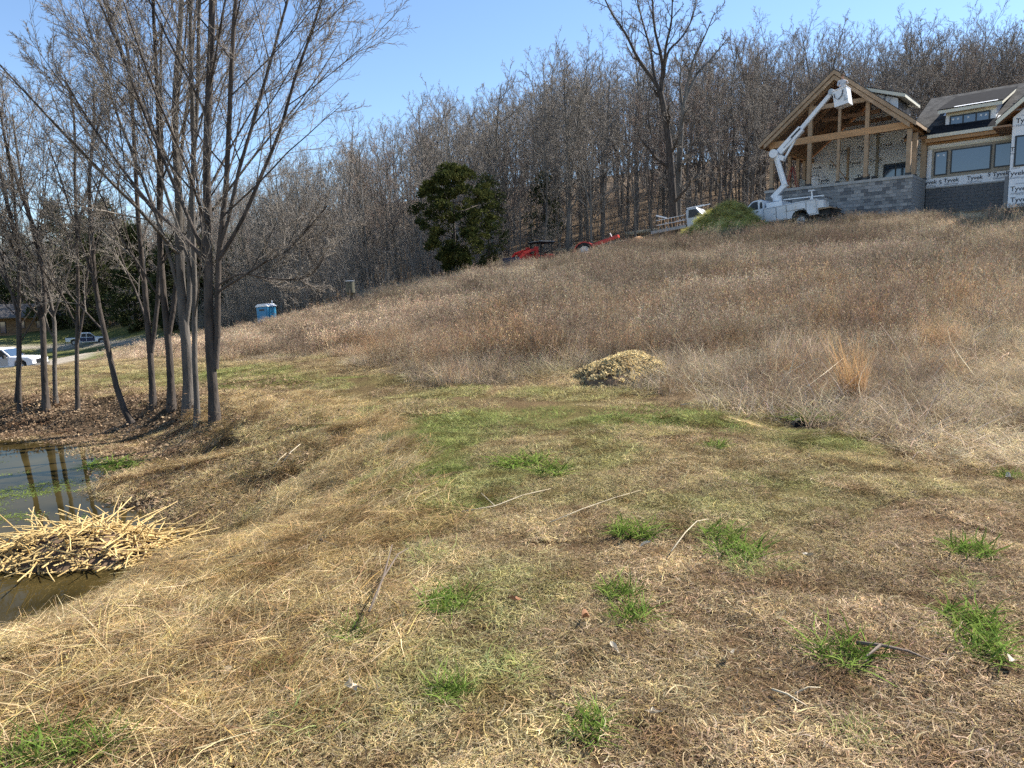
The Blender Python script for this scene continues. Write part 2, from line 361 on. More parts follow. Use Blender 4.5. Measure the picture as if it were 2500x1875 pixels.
class MB:
    def __init__(s): s.v = []; s.f = []
    def add(s, vs, fs):
        b = len(s.v); s.v += [tuple(map(float, q)) for q in vs]; s.f += [tuple(b + i for i in f) for f in fs]; return s
    def box(s, x0, x1, y0, y1, z0, z1):
        return s.add([(x0, y0, z0), (x1, y0, z0), (x1, y1, z0), (x0, y1, z0), (x0, y0, z1), (x1, y0, z1), (x1, y1, z1), (x0, y1, z1)],
                     [(0, 3, 2, 1), (4, 5, 6, 7), (0, 1, 5, 4), (1, 2, 6, 5), (2, 3, 7, 6), (3, 0, 4, 7)])
    def bar(s, a, b, w, h=None, up=(0, 0, 1)):
        h = h or w; a = Vector(a); b = Vector(b); d = (b - a).normalized(); u = Vector(up)
        if abs(d.dot(u)) > .99: u = Vector((0, 1, 0))
        x = d.cross(u).normalized(); y = x.cross(d)
        vs = [p + x * (sx * w / 2) + y * (sy * h / 2) for p in (a, b) for sx, sy in ((-1, -1), (1, -1), (1, 1), (-1, 1))]
        return s.add(vs, [(0, 3, 2, 1), (4, 5, 6, 7), (0, 1, 5, 4), (1, 2, 6, 5), (2, 3, 7, 6), (3, 0, 4, 7)])
    def tube(s, pts, rad, n=8, cap=True):
        pts = [Vector(p) for p in pts]; rad = rad if hasattr(rad, '__len__') else [rad] * len(pts)
        b0 = len(s.v); ref = None
        for i, p in enumerate(pts):
            d = (pts[min(i + 1, len(pts) - 1)] - pts[max(i - 1, 0)]).normalized()
            if ref is None: ref = Vector((0, 0, 1)) if abs(d.z) < .9 else Vector((1, 0, 0))
            x = d.cross(ref).normalized(); y = x.cross(d).normalized()
            s.v += [tuple(p + (x * math.cos(k * 2 * math.pi / n) + y * math.sin(k * 2 * math.pi / n)) * rad[i]) for k in range(n)]
        for i in range(len(pts) - 1):
            for k in range(n): s.f.append((b0 + i * n + k, b0 + i * n + (k + 1) % n, b0 + (i + 1) * n + (k + 1) % n, b0 + (i + 1) * n + k))
        if cap:
            s.f.append(tuple(b0 + k for k in range(n))[::-1]); s.f.append(tuple(b0 + (len(pts) - 1) * n + k for k in range(n)))
        return s
    def prism(s, poly, y0, y1, axis='y', inset=0.0):
        n = len(poly)
        def mk(p, q):
            if axis == 'y': return (p[0], q, p[1])
            if axis == 'x': return (q, p[0], p[1])
            return (p[0], p[1], q)
        vs = [mk(p, y0) for p in poly] + [mk(p, y1) for p in poly]
        fs = [tuple(range(n))[::-1], tuple(range(n, 2 * n))] + [(i, (i + 1) % n, n + (i + 1) % n, n + i) for i in range(n)]
        return s.add(vs, fs)
    def build(s, name, m, parent=None, bevel=0.0, smooth=False, loc=None, rot=None):
        me = bpy.data.meshes.new(name); me.from_pydata(s.v, [], s.f); me.materials.append(M[m] if isinstance(m, str) else m)
        import bmesh
        bm = bmesh.new(); bm.from_mesh(me); bmesh.ops.recalc_face_normals(bm, faces=bm.faces)
        if bevel: bmesh.ops.bevel(bm, geom=list(bm.edges), offset=bevel, segments=2, affect='EDGES', profile=.6, clamp_overlap=True)
        bm.to_mesh(me); bm.free()
        if smooth: me.polygons.foreach_set('use_smooth', np.ones(len(me.polygons), bool))
        return link(name, me, parent, loc, rot)
_tc = {}
def text_geo(t):
    if t not in _tc:
        c = bpy.data.curves.new('txt', 'FONT'); c.body = t; c.size = 1.0; c.resolution_u = 3; c.offset = .012
        c.align_x = 'CENTER'; c.align_y = 'CENTER'
        o = bpy.data.objects.new('txt', c); me = bpy.data.meshes.new_from_object(o)
        _tc[t] = ([tuple(v.co) for v in me.vertices], [tuple(p.vertices) for p in me.polygons])
        bpy.data.objects.remove(o); bpy.data.curves.remove(c); bpy.data.meshes.remove(me)
    return _tc[t]
def put_text(mb, t, s, o, z, size, rot=0.0):
    vs, fs = text_geo(t); c, n = math.cos(rot), math.sin(rot)
    mb.add([(s + (v[0] * c - v[1] * n) * size, o, z + (v[0] * n + v[1] * c) * size) for v in vs], fs)

# ------------------------------------------------------------------ ground sheet
def axis_pts(a0, a1, fine0, fine1, st, g):
    mid = list(np.arange(fine0, fine1 + 1e-6, st)); d = st; p = fine1; hi = []
    while p < a1: d *= g; p += d; hi.append(min(p, a1))
    d = st; p = fine0; lo = []
    while p > a0: d *= g; p -= d; lo.append(max(p, a0))
    return np.array(lo[::-1] + mid + hi)
gx = axis_pts(-700, 700, -11, 11, .14, 1.035); gy = axis_pts(-120, 900, 1.4, 17, .14, 1.035)
GX, GY = np.meshgrid(gx, gy); GZ = H(GX, GY)
_i = np.arange(len(gx) * len(gy)).reshape(len(gy), len(gx))
GF = np.stack([_i[:-1, :-1], _i[:-1, 1:], _i[1:, 1:], _i[1:, :-1]], -1).reshape(-1, 4)
LAWN_X = [-600, 0, 300, 500, 800, 950, 1100, 1250, 1390, 1545, 1620, 1800, 1950, 2050, 2150, 2300, 2500, 2900, 3500]
LAWN_Y = [900, 892, 878, 876, 882, 903, 940, 940, 905, 905, 975, 1008, 1030, 1045, 1075, 1120, 1150, 1200, 1280]
def zones(x, y, z):
    """px, py of a ground spot and how far it lies in the uncut field (0 lawn .. 1 field)"""
    px, py = project(x, y, z)
    jit = (fbm(x * .9, y * .9, 40, 2) - .5) * 26
    fld = sstep(-6, 14, np.interp(np.clip(px, -600, 3500), LAWN_X, LAWN_Y) + jit - py) * (y > 3)
    return px, py, fld
EDGE_X = [-900, 0, 300, 500, 650, 850, 1250, 1700, 1850, 2100, 2600, 3400]
EDGE_D = [142, 136, 122, 96, 76, 57, 55, 57, 62, 71, 68, 55]
def edge_depth(px): return np.interp(px, EDGE_X, EDGE_D)
ROAD = [(-40, 52), (-27, 54), (-20, 58.5), (-15, 66), (-11, 74), (-6, 80)]      # gravel drive at the left, climbing to the right
ROAD = [tuple(at(px, 900, D)[:2]) for px, D in [(-700, 50), (-200, 52), (60, 54), (140, 57), (230, 68), (330, 78), (440, 82), (560, 74), (700, 66), (840, 60), (1000, 57), (1300, 53), (1600, 51.5), (1850, 50.5)]]
ROAD2 = [tuple(at(px, 900, D)[:2]) for px, D in [(-900, 112), (0, 112), (150, 110), (300, 104), (400, 94), (440, 82)]]
def line_dist(x, y, L):
    best = np.full(np.shape(x), 1e9)
    for (ax, ay), (bx, by) in zip(L[:-1], L[1:]):
        dx, dy = bx - ax, by - ay; t = np.clip(((x - ax) * dx + (y - ay) * dy) / (dx * dx + dy * dy), 0, 1)
        best = np.minimum(best, np.hypot(x - ax - t * dx, y - ay - t * dy))
    return best
GREEN = [(560, 925, 330, 28, .75), (860, 985, 120, 60, .5), (960, 1080, 190, 90, .55), (1080, 1180, 330, 70, .8), (870, 1255, 200, 60, .9), (1330, 1130, 130, 40, .6), (1250, 1010, 300, 40, .35),
         (1640, 1035, 160, 20, .8), (1900, 1000, 150, 25, .8), (2040, 1080, 150, 40, .5), (700, 1560, 260, 60, .35), (1000, 1640, 260, 70, .35), (180, 1780, 260, 60, .45), (1180, 1440, 160, 60, .35), (1300, 1780, 80, 50, .6), (1900, 1170, 200, 40, .35), (2350, 1200, 200, 30, .35), (290, 1135, 80, 22, 1.0)]
def green_mask(px, py, x, y):
    g = np.zeros(px.shape)
    for cx, cyy, rx, ry, a in GREEN:
        g = np.maximum(g, a * np.exp(-(((px - cx) / rx) ** 2 + ((py - cyy) / ry) ** 2) * 1.1))
    n = fbm(x * 1.1, y * 1.1, 60, 3)
    mid = sstep(880, 960, py) * (1 - sstep(1250, 1450, py)) * sstep(450, 750, px) * (1 - sstep(1900, 2300, px))
    return np.clip(g * (.35 + 1.3 * n) + (.14 + .4 * mid) * sstep(.4, .7, n), 0, 1)
def mix(a, b, t): return a + (b - a) * t[..., None]
gpx, gpy, gfl = zones(GX, GY, GZ)
gg = green_mask(gpx, gpy, GX, GY)
gc = np.zeros(GX.shape + (3,)); gc[:] = (.115, .08, .048)
gc = mix(gc, np.array((.14, .135, .05)), gg * .8)
sdg = shore_dist(GX, GY)
gc = mix(gc, np.array((.085, .06, .04)), (1 - sstep(.2, 1.1, sdg))); gc = mix(gc, np.array((.085, .066, .048)), (1 - sstep(1.8, 2.6, sdg)) * (GY > 9))
gc = mix(gc, np.array((.20, .155, .10)), gfl)
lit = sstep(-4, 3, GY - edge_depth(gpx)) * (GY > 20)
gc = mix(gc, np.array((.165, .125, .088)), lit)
lsg = (GX - HP[0]) * HUR[0] + (GY - HP[1]) * HUR[1]; log_ = (GX - HP[0]) * HV[0] + (GY - HP[1]) * HV[1]
dirt = sstep(-13, -10, lsg) * (1 - sstep(16, 20, lsg)) * sstep(-5.0, -3.2, log_ + (fbm(GX * .5, GY * .5, 70, 2) - .5) * 2.4) * (1 - sstep(14, 17, log_))
gc = mix(gc, np.array((.21, .125, .065)), dirt)
gp = (sstep(-2, 2, GX - (-70)) * 0 + 1) * (1 - lit) * (GY > 57) * (gpx < 520)
gc = mix(gc, np.array((.12, .15, .045)), gp * .85)
rd = 1 - sstep(1.5, 2.6, np.minimum(line_dist(GX, GY, ROAD), line_dist(GX, GY, ROAD2)))
gc = mix(gc, np.array((.36, .34, .31)), rd)
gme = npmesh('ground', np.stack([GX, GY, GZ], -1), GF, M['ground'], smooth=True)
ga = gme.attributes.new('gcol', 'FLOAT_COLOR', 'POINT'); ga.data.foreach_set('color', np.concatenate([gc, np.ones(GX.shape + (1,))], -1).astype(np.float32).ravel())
tag(link('ground', gme), kind='structure')
# pond water
wm = MB(); sc_ = SHORE.mean(0)
big = [(sc_[0] + (p[0] - sc_[0]) * 1.15, sc_[1] + (p[1] - sc_[1]) * 1.15, WATER_Z) for p in SHORE]
wm.add(big, [tuple(range(len(big)))])
tag(wm.build('pond_water', 'water'), kind='structure')

# ------------------------------------------------------------------ bare trees
def tubes(P, Rd, S, bcv=None):
    """P (N,K,3) polylines, Rd (N,K) radii -> verts, quads of N tubes with S sides"""
    Nn, K, _ = P.shape
    T = np.gradient(P, axis=1); T /= np.linalg.norm(T, axis=2, keepdims=True) + 1e-9
    ref = np.where(np.abs(T[:, :1, 2:3]) > .9, np.array([1., 0, 0]), np.array([0, 0, 1.]))
    X = np.cross(T, np.broadcast_to(ref, T.shape)); X /= np.linalg.norm(X, axis=2, keepdims=True) + 1e-9
    Y = np.cross(T, X)
    a = np.arange(S) * 2 * np.pi / S
    V = P[:, :, None] + Rd[:, :, None, None] * (X[:, :, None] * np.cos(a)[None, None, :, None] + Y[:, :, None] * np.sin(a)[None, None, :, None])
    base = (np.arange(Nn) * K * S)[:, None, None]; k = np.arange(K - 1)[None, :, None] * S; s = np.arange(S)[None, None, :]; s2 = (s + 1) % S
    F = np.stack([base + k + s, base + k + s2, base + k + S + s2, base + k + S + s], -1).reshape(-1, 4)
    return V.reshape(-1, 3), F
def grow(start, dirn, length, K, rng, wob, trop):
    """vectorised polylines; trop pulls towards up"""
    n = len(start); P = np.zeros((n, K, 3)); P[:, 0] = start; d = dirn.copy(); st = (length / (K - 1))[:, None]
    for k in range(1, K):
        d = d + rng.normal(0, wob, (n, 3)); d[:, 2] += trop
        d /= np.linalg.norm(d, axis=1, keepdims=True); P[:, k] = P[:, k - 1] + d * st
    return P
def sample(P, Rd, idx, t):
    K = P.shape[1]; f = t * (K - 1); i = np.minimum(f.astype(int), K - 2); w = (f - i)[:, None]
    p = P[idx, i] * (1 - w) + P[idx, i + 1] * w; d = P[idx, i + 1] - P[idx, i]; d /= np.linalg.norm(d, axis=1, keepdims=True) + 1e-9
    r = Rd[idx, i] * (1 - w[:, 0]) + Rd[idx, i + 1] * w[:, 0]; return p, d, r
def kids(P, Rd, L, n_each, rng, t0, t1, ang, lenf, K, wob, trop, rmin, rfac=.6, taper=.25):
    n = len(P) * n_each; idx = np.repeat(np.arange(len(P)), n_each)
    t = t0 + (t1 - t0) * ((np.tile(np.arange(n_each), len(P)) + rng.random(n)) / n_each)
    p, d, r = sample(P, Rd, idx, t)
    h = np.cross(d, np.where(np.abs(d[:, 2:3]) > .9, np.array([1., 0, 0]), np.array([0, 0, 1.]))); h /= np.linalg.norm(h, axis=1, keepdims=True) + 1e-9
    b = np.cross(d, h); az = np.tile(np.arange(n_each) * 2.399, len(P)) + np.repeat(rng.random(len(P)) * 6.28, n_each) + rng.normal(0, .4, n)
    a = np.radians(rng.uniform(*ang, n))[:, None]
    nd = d * np.cos(a) + (h * np.cos(az)[:, None] + b * np.sin(az)[:, None]) * np.sin(a)
    ln = L[idx] * lenf * rng.uniform(.6, 1.25, n) * (1.15 - .65 * t)
    Q = grow(p, nd, ln, K, rng, wob, trop)
    r0 = np.maximum(r * rfac * rng.uniform(.7, 1.0, n), rmin)
    Rq = r0[:, None] * np.linspace(1, taper, K)[None]; return Q, np.maximum(Rq, rmin * .45), ln
def tree_meshes(name, rng, stems, spec, barkm, twigm):
    """stems: list of (points, r0, r1). returns (wood mesh, crown mesh)"""
    WV, WF, CV, CF = [], [], [], []; wo_, co_ = 0, 0
    K0 = 14; P0, R0, L0 = [], [], []
    for pts, r0, r1 in stems:
        pts = np.array(pts, float); seg = np.r_[0, np.cumsum(np.linalg.norm(np.diff(pts, axis=0), axis=1))]
        t = np.linspace(0, seg[-1], K0); q = np.stack([np.interp(t, seg, pts[:, c]) for c in range(3)], -1)
        q[1:-1] += rng.normal(0, .012 * seg[-1] / K0 * 3, (K0 - 2, 3)) * np.array([1, 1, .2])
        q[1:-1] = q[1:-1] * .5 + (q[:-2] + q[2:]) * .25
        rr = r0 + (r1 - r0) * (t / seg[-1]) ** .85
        if pts[0, 2] < .3: rr = rr + r0 * .45 * np.exp(-t / (r0 * 2.2))
        P0.append(q); R0.append(rr); L0.append(seg[-1])
    P0 = np.array(P0); R0 = np.array(R0); L0 = np.array(L0)
    v, f = tubes(P0, R0, 9); WV.append(v); WF.append(f); wo_ += len(v)
    P, Rd, L = P0, R0, L0
    for li, sp in enumerate(spec):
        P, Rd, L = kids(P, Rd, L, rng=rng, **{k: x for k, x in sp.items() if k not in ('S', 'wood')})
        v, f = tubes(P, Rd, sp['S'])
        if sp.get('wood'): WV.append(v); WF.append(f + wo_); wo_ += len(v)
        else: CV.append(v); CF.append(f + co_); co_ += len(v)
    a = npmesh(name + '_trunk', np.concatenate(WV), np.concatenate(WF), barkm, smooth=True)
    b = npmesh(name + '_crown', np.concatenate(CV), np.concatenate(CF), twigm)
    return a, b
def wood_spec(rng, dense=1.0, vase=1.0, far=1.0):
    return [dict(n_each=int(16 * dense), t0=.24, t1=.97, ang=(26 * vase, 56 * vase), lenf=.36, K=7, wob=.11, trop=.07, rmin=.035 * far, rfac=.62, taper=.3, S=5, wood=True),
            dict(n_each=6, t0=.22, t1=.98, ang=(24, 52), lenf=.46, K=6, wob=.13, trop=.06, rmin=.02 * far, rfac=.6, taper=.35, S=4, wood=True),
            dict(n_each=6, t0=.2, t1=1, ang=(22, 55), lenf=.46, K=4, wob=.14, trop=.05, rmin=.0115 * far, rfac=.6, taper=.45, S=3),
            dict(n_each=8, t0=.12, t1=1, ang=(20, 55), lenf=.48, K=2, wob=.12, trop=.05, rmin=.0075 * far, rfac=.6, taper=.5, S=3)]
WOODS = []
for k in range(9):
    rng = np.random.default_rng(100 + k); Ht = [18, 19.5, 17, 20, 18.5, 16, 19, 15, 17.5][k]
    lean = rng.normal(0, .5, 2); pts = [(0, 0, -.4)] + [(lean[0] * (z / Ht) ** 1.5 + rng.normal(0, .16), lean[1] * (z / Ht) ** 1.5 + rng.normal(0, .16), z) for z in np.linspace(1.5, Ht * .97, 7)]
    r0 = [.2, .24, .17, .26, .2, .14, .22, .13, .18][k]; st = [(pts, r0, .03)]
    if k in (1, 4, 6):      # forked
        fz = Ht * rng.uniform(.28, .42); a = rng.uniform(0, 6.28); bx = np.interp(fz, [p[2] for p in pts], [p[0] for p in pts]); by = np.interp(fz, [p[2] for p in pts], [p[1] for p in pts])
        st.append(([(bx, by, fz)] + [(bx + math.cos(a) * q * 2.6, by + math.sin(a) * q * 2.6, fz + (Ht * .93 - fz) * q) for q in (.15, .35, .6, .8, 1)], r0 * .62, .03))
    WOODS.append(tree_meshes('hardwood_%d' % k, rng, st, wood_spec(rng, 1.0 if k not in (5, 7) else .8, [1, .85, 1.1, .9, 1, .8, 1.15, .85, 1][k]),
                             M['bark_wood' if k % 3 else 'bark_wood2'], M['twig_far' if k not in (2, 7) else 'twig_red']))
def zone_label(px, D, first):
    row = 'front edge' if first else 'depth'
    table = [(-1e9, 'beyond the gravel drive left of the tall pond-bank trees'), (260, 'behind the leaning pond-bank trunks, beyond the drive'), (560, 'right behind the blue portable toilet'), (720, 'between the blue toilet and the deer feeder'),
             (880, 'just right of the deer feeder'), (960, 'left of the dark cedar'), (1080, 'straight behind the dark cedar'), (1190, 'right of the dark cedar, up to the red tractor'), (1300, 'behind the red loader tractor'),
             (1390, 'behind the red wheeled implement'), (1510, 'behind the orange soil heap'), (1610, 'behind the stake-bed truck'), (1700, 'behind the mossy green mound'), (1830, 'left of the porch gable, behind the bucket truck'), (1960, 'rising above the porch gable'),
             (2110, 'rising above the roof right of the gable'), (2260, 'rising above the shed dormer'), (2400, 'rising behind the far right roof')]
    for x, t in table[::-1]:
        if px >= x:
            return ('bare edge tree ' if first else 'bare tree deep in the wood ') + t, ('front trees ' if first else 'deeper trees ') + t
cand = []; rngw = np.random.default_rng(5); placed = []
BIGT = at(1645, 590, 51.5)
for it in range(14000):
    px = rngw.uniform(-560, 3050); e = float(edge_depth(px)); dd = e + abs(rngw.normal(0, 1)) * 17 if rngw.random() < .5 else e + rngw.uniform(0, 75)
    if rngw.random() > (e + 20) / 160 and px < 400: continue
    p = at(px, 700, dd); x, y = p[0], p[1]
    s = (x - HP[0]) * HUR[0] + (y - HP[1]) * HUR[1]; o = (x - HP[0]) * HV[0] + (y - HP[1]) * HV[1]
    if -14 < s < 18 and -9 < o < 19: continue
    if math.hypot(x - BIGT[0], y - BIGT[1]) < 3.5: continue
    ms = 1.7 if dd < e + 12 else 2.2
    if placed and np.min((np.array(placed)[:, 0] - x) ** 2 + (np.array(placed)[:, 1] - y) ** 2) < ms * ms: continue
    if min(line_dist(x, y, ROAD), line_dist(x, y, ROAD2)) < 4: continue
    placed.append((x, y)); cand.append((px, dd, x, y, e))
    if len(cand) > 900: break
cand.sort(key=lambda c: c[1] - c[4] * .55); ORD = ['leftmost', 'second from the left', 'third from the left', 'fourth from the left', 'fifth from the left', 'sixth from the left', 'seventh from the left', 'eighth from the left', 'ninth from the left', 'tenth from the left', 'eleventh from the left', 'twelfth from the left']
vis = [c for c in cand if -60 < c[0] < 2560]
own = vis[:296]; ownset = set(map(id, own)); rest = [c for c in cand if id(c) not in ownset]
zc = H(np.array([c[2] for c in own]), np.array([c[3] for c in own])); fronts = {}
for i, (px, dd, x, y, e) in enumerate(own):
    k = int(rngw.integers(0, 9)); sc = rngw.uniform(.82, 1.12) * float(np.interp(px, [300, 700, 1400, 1800], [.86, .76, .78, .88]))
    if dd < e + 4 and rngw.random() < .3: sc *= .72
    t = empty('bare_tree', (x, y, float(zc[i]) - .05), rot=(rngw.normal(0, .035), rngw.normal(0, .035), rngw.uniform(0, 6.28)))
    t.scale = (sc * rngw.uniform(.85, 1.1),) * 2 + (sc,)
    lb, gr = zone_label(px, dd, dd < e + 9); tag(t, lb, 'tree', gr)
    if dd < e + 9: fronts.setdefault(gr, []).append((px, t))
    link('trunk', WOODS[k][0], t); link('crown', WOODS[k][1], t)

for gr, lst in fronts.items():
    for j, (px, t) in enumerate(sorted(lst, key=lambda q: q[0])):
        if j < len(ORD): t['label'] = ORD[j] + ' bare edge tree' + gr[len('front trees'):].replace(', beyond the drive', '').replace(' of the tall pond-bank trees', ' of the bank trees').replace(', up to the red tractor', '')

# ------------------------------------------------------------------ scatter helper: one object of "stuff" made of many instances
def scatter(name, label, cat, P, rot, sc, vi, col, variants, parent=None):
    vcol = bpy.data.collections.new(name + '_kinds')
    for i, me in enumerate(variants):
        vcol.objects.link(bpy.data.objects.new('%s_kind_%02d' % (name, i), me))
    n = len(P); me = bpy.data.meshes.new(name); me.vertices.add(n); me.vertices.foreach_set('co', np.asarray(P, np.float32).ravel())
    def attr(nm, ty, key, a): q = me.attributes.new(nm, ty, 'POINT'); q.data.foreach_set(key, np.ascontiguousarray(a).ravel())
    attr('rot', 'FLOAT_VECTOR', 'vector', np.asarray(rot, np.float32)); attr('sc', 'FLOAT_VECTOR', 'vector', np.asarray(sc, np.float32))
    attr('vi', 'INT', 'value', np.asarray(vi, np.int32))
    c4 = np.ones((n, 4), np.float32); c4[:, :3] = col; attr('col', 'FLOAT_COLOR', 'color', c4)
    o = link(name, me, parent)
    ng = bpy.data.node_groups.new(name, 'GeometryNodeTree')
    ng.interface.new_socket('Geometry', in_out='INPUT', socket_type='NodeSocketGeometry'); ng.interface.new_socket('Geometry', in_out='OUTPUT', socket_type='NodeSocketGeometry')
    gi = ng.nodes.new('NodeGroupInput'); go = ng.nodes.new('NodeGroupOutput'); iop = ng.nodes.new('GeometryNodeInstanceOnPoints')
    ci = ng.nodes.new('GeometryNodeCollectionInfo'); ci.inputs['Collection'].default_value = vcol; ci.inputs['Separate Children'].default_value = True; ci.inputs['Reset Children'].default_value = True
    def na(nm, ty):
        q = ng.nodes.new('GeometryNodeInputNamedAttribute'); q.data_type = ty; q.inputs['Name'].default_value = nm; return q.outputs['Attribute']
    er = ng.nodes.new('FunctionNodeEulerToRotation')
    ng.links.new(gi.outputs[0], iop.inputs['Points']); ng.links.new(ci.outputs[0], iop.inputs['Instance']); iop.inputs['Pick Instance'].default_value = True
    ng.links.new(na('vi', 'INT'), iop.inputs['Instance Index']); ng.links.new(na('rot', 'FLOAT_VECTOR'), er.inputs[0]); ng.links.new(er.outputs[0], iop.inputs['Rotation'])
    ng.links.new(na('sc', 'FLOAT_VECTOR'), iop.inputs['Scale']); ng.links.new(iop.outputs[0], go.inputs[0])
    md = o.modifiers.new('scatter', 'NODES'); md.node_group = ng
    return tag(o, label, cat, kind='stuff')
# deeper wood: trunk and crown of one tree joined per kind
def joined(ms, name):
    V, F, mi, b = [], [], [], 0
    me = bpy.data.meshes.new(name)
    for j, m in enumerate(ms):
        v = np.empty(len(m.vertices) * 3, np.float32); m.vertices.foreach_get('co', v); f = np.empty(len(m.loops), np.int32); m.loops.foreach_get('vertex_index', f)
        V.append(v.reshape(-1, 3)); F.append(f.reshape(-1, 4) + b); mi += [j] * (len(f) // 4); b += len(V[-1])
    me = npmesh(name, np.concatenate(V), np.concatenate(F))
    for m in ms: me.materials.append(m.materials[0])
    me.polygons.foreach_set('material_index', np.array(mi, np.int32)); return me
WJ = [joined(w, 'wood_kind_%d' % i) for i, w in enumerate(WOODS[:6])]
rx = np.array([c[2] for c in rest]); ry = np.array([c[3] for c in rest]); n = len(rest)
rs = rngw.uniform(.68, .92, n)
scatter('distant_wood', 'grey mass of bare trees filling the back of the wood', 'wood', np.stack([rx, ry, H(rx, ry) - .05], -1),
        np.stack([rngw.normal(0, .03, n), rngw.normal(0, .03, n), rngw.uniform(0, 6.28, n)], -1), np.stack([rs, rs, rs], -1), rngw.integers(0, 6, n), np.ones((n, 3)), WJ)
# undergrowth saplings
BR = []
for k in range(5):
    rng = np.random.default_rng(300 + k); st = []
    for q in range(4):
        a = rng.uniform(0, 6.28); b = rng.normal(0, .35, 2); hgt = rng.uniform(2.0, 4.2)
        st.append(([(b[0], b[1], -.1)] + [(b[0] + math.cos(a) * hgt * .28 * t ** 1.4, b[1] + math.sin(a) * hgt * .28 * t ** 1.4, hgt * t) for t in (.3, .6, 1)], .022, .008))
    ab = tree_meshes('brush_%d' % k, rng, st, [dict(n_each=7, t0=.2, t1=.98, ang=(25, 60), lenf=.4, K=4, wob=.15, trop=.03, rmin=.009, S=3),
        dict(n_each=5, t0=.2, t1=1, ang=(25, 60), lenf=.5, K=3, wob=.15, trop=.03, rmin=.006, S=3), dict(n_each=3, t0=.3, t1=1, ang=(25, 60), lenf=.5, K=3, wob=.15, trop=.03, rmin=.005, S=3)], M['bark_wood2'], M['twig_far'])
    BR.append(joined(ab, 'brush_kind_%d' % k))
bx, by, bs = [], [], []
while len(bx) < 2100:
    px = rngw.uniform(-300, 2700); e = float(edge_depth(px)); dd = e + rngw.uniform(-2.5, 3) if rngw.random() < .3 else e + rngw.exponential(24)
    p = at(px, 700, dd); s = (p[0] - HP[0]) * HUR[0] + (p[1] - HP[1]) * HUR[1]; o = (p[0] - HP[0]) * HV[0] + (p[1] - HP[1]) * HV[1]
    if -13 < s < 18 and -9 < o < 18: continue
    if 1230 < px < 1900 and dd < e + 1.5: continue
    if min(line_dist(p[0], p[1], ROAD), line_dist(p[0], p[1], ROAD2)) < 3: continue
    if 1230 < px < 1950 and dd < e + 32 and rngw.random() < .72: continue
    bx.append(p[0]); by.append(p[1]); bs.append(rngw.uniform(.5, 1.15) * (1.35 if px < 950 else 1) * (1.0 if dd < e + 6 else rngw.uniform(1, 2.3)))
bx, by, bs = map(np.array, (bx, by, bs)); n = len(bx)
scatter('undergrowth', 'thin grey brush and saplings under the wood edge', 'undergrowth', np.stack([bx, by, H(bx, by)], -1), np.stack([rngw.normal(0, .08, n), rngw.normal(0, .08, n), rngw.uniform(0, 6.28, n)], -1),
        np.stack([bs, bs, bs], -1), rngw.integers(0, 5, n), np.ones((n, 3)), BR)

# the one big spreading oak that stands above the wood, and its neighbour
def px_stem(pl, D, drift=0.0):
    return [tuple(at(a, b, D + drift * i)) for i, (a, b) in enumerate(pl)]
def own_tree(name, label, base, stems, spec, bark, tw, seed, group=None, cat='tree'):
    rng = np.random.default_rng(seed); b = np.array(base)
    st = [([tuple(np.array(p) - b) for p in pts], r0, r1) for pts, r0, r1 in stems]
    a, c = tree_meshes(name, rng, st, spec, M[bark], M[tw])
    t = empty(name, tuple(map(float, base))); tag(t, label, cat, group); link('trunk', a, t); link('crown', c, t); return t
bz = h1(BIGT[0], BIGT[1]); D = BIGT[1]; k = D
oak_spec = [dict(n_each=8, t0=.3, t1=.98, ang=(25, 60), lenf=.34, K=8, wob=.2, trop=.05, rmin=.03, rfac=.55, taper=.3, S=5, wood=True),
            dict(n_each=7, t0=.15, t1=.98, ang=(28, 62), lenf=.42, K=6, wob=.22, trop=.05, rmin=.018, rfac=.6, taper=.35, S=4, wood=True),
            dict(n_each=6, t0=.15, t1=1, ang=(25, 60), lenf=.45, K=4, wob=.22, trop=.05, rmin=.011, rfac=.6, taper=.5, S=3), dict(n_each=4, t0=.2, t1=1, ang=(25, 60), lenf=.5, K=3, wob=.15, trop=.05, rmin=.007, S=3)]
base = (BIGT[0], BIGT[1], bz)
S0 = [base[:2] + (bz - .4,)] + px_stem([(1643, 480), (1635, 370), (1622, 270), (1612, 225)], D)
own_tree('oak_tree', 'tallest bare oak with dark trunk and wide spreading limbs above the wood', base,
         [(S0, .33, .2), (px_stem([(1612, 225), (1598, 195), (1560, 150), (1530, 85), (1490, 30), (1470, -20)], D), .15, .04), (px_stem([(1614, 228), (1620, 160), (1600, 80), (1592, 0), (1590, -60)], D), .15, .04),
          (px_stem([(1620, 190), (1625, 110), (1640, 60), (1642, -40)], D, -.5), .13, .03), (px_stem([(1600, 200), (1590, 120), (1570, 60), (1545, -40)], D, .6), .11, .03), (px_stem([(1622, 165), (1632, 120), (1660, 100), (1690, 50), (1700, 0)], D, .4), .1, .03)],
         oak_spec, 'bark_dark', 'twig_far', 901)
b2 = at(1658, 590, 53.5); b2[2] = h1(b2[0], b2[1])
own_tree('oak_tree', 'forked bare oak leaning right beside the tallest oak', tuple(b2),
         [([(b2[0], b2[1], b2[2] - .4)] + px_stem([(1656, 450), (1662, 330), (1668, 260)], b2[1]), .25, .16), (px_stem([(1668, 260), (1690, 150), (1720, 90), (1745, 30)], b2[1]), .12, .03), (px_stem([(1668, 255), (1700, 180), (1740, 140), (1780, 90)], b2[1], .5), .12, .03), (px_stem([(1666, 270), (1660, 200), (1665, 130)], b2[1], .8), .1, .03)],
         oak_spec, 'bark_wood', 'twig_far', 902)
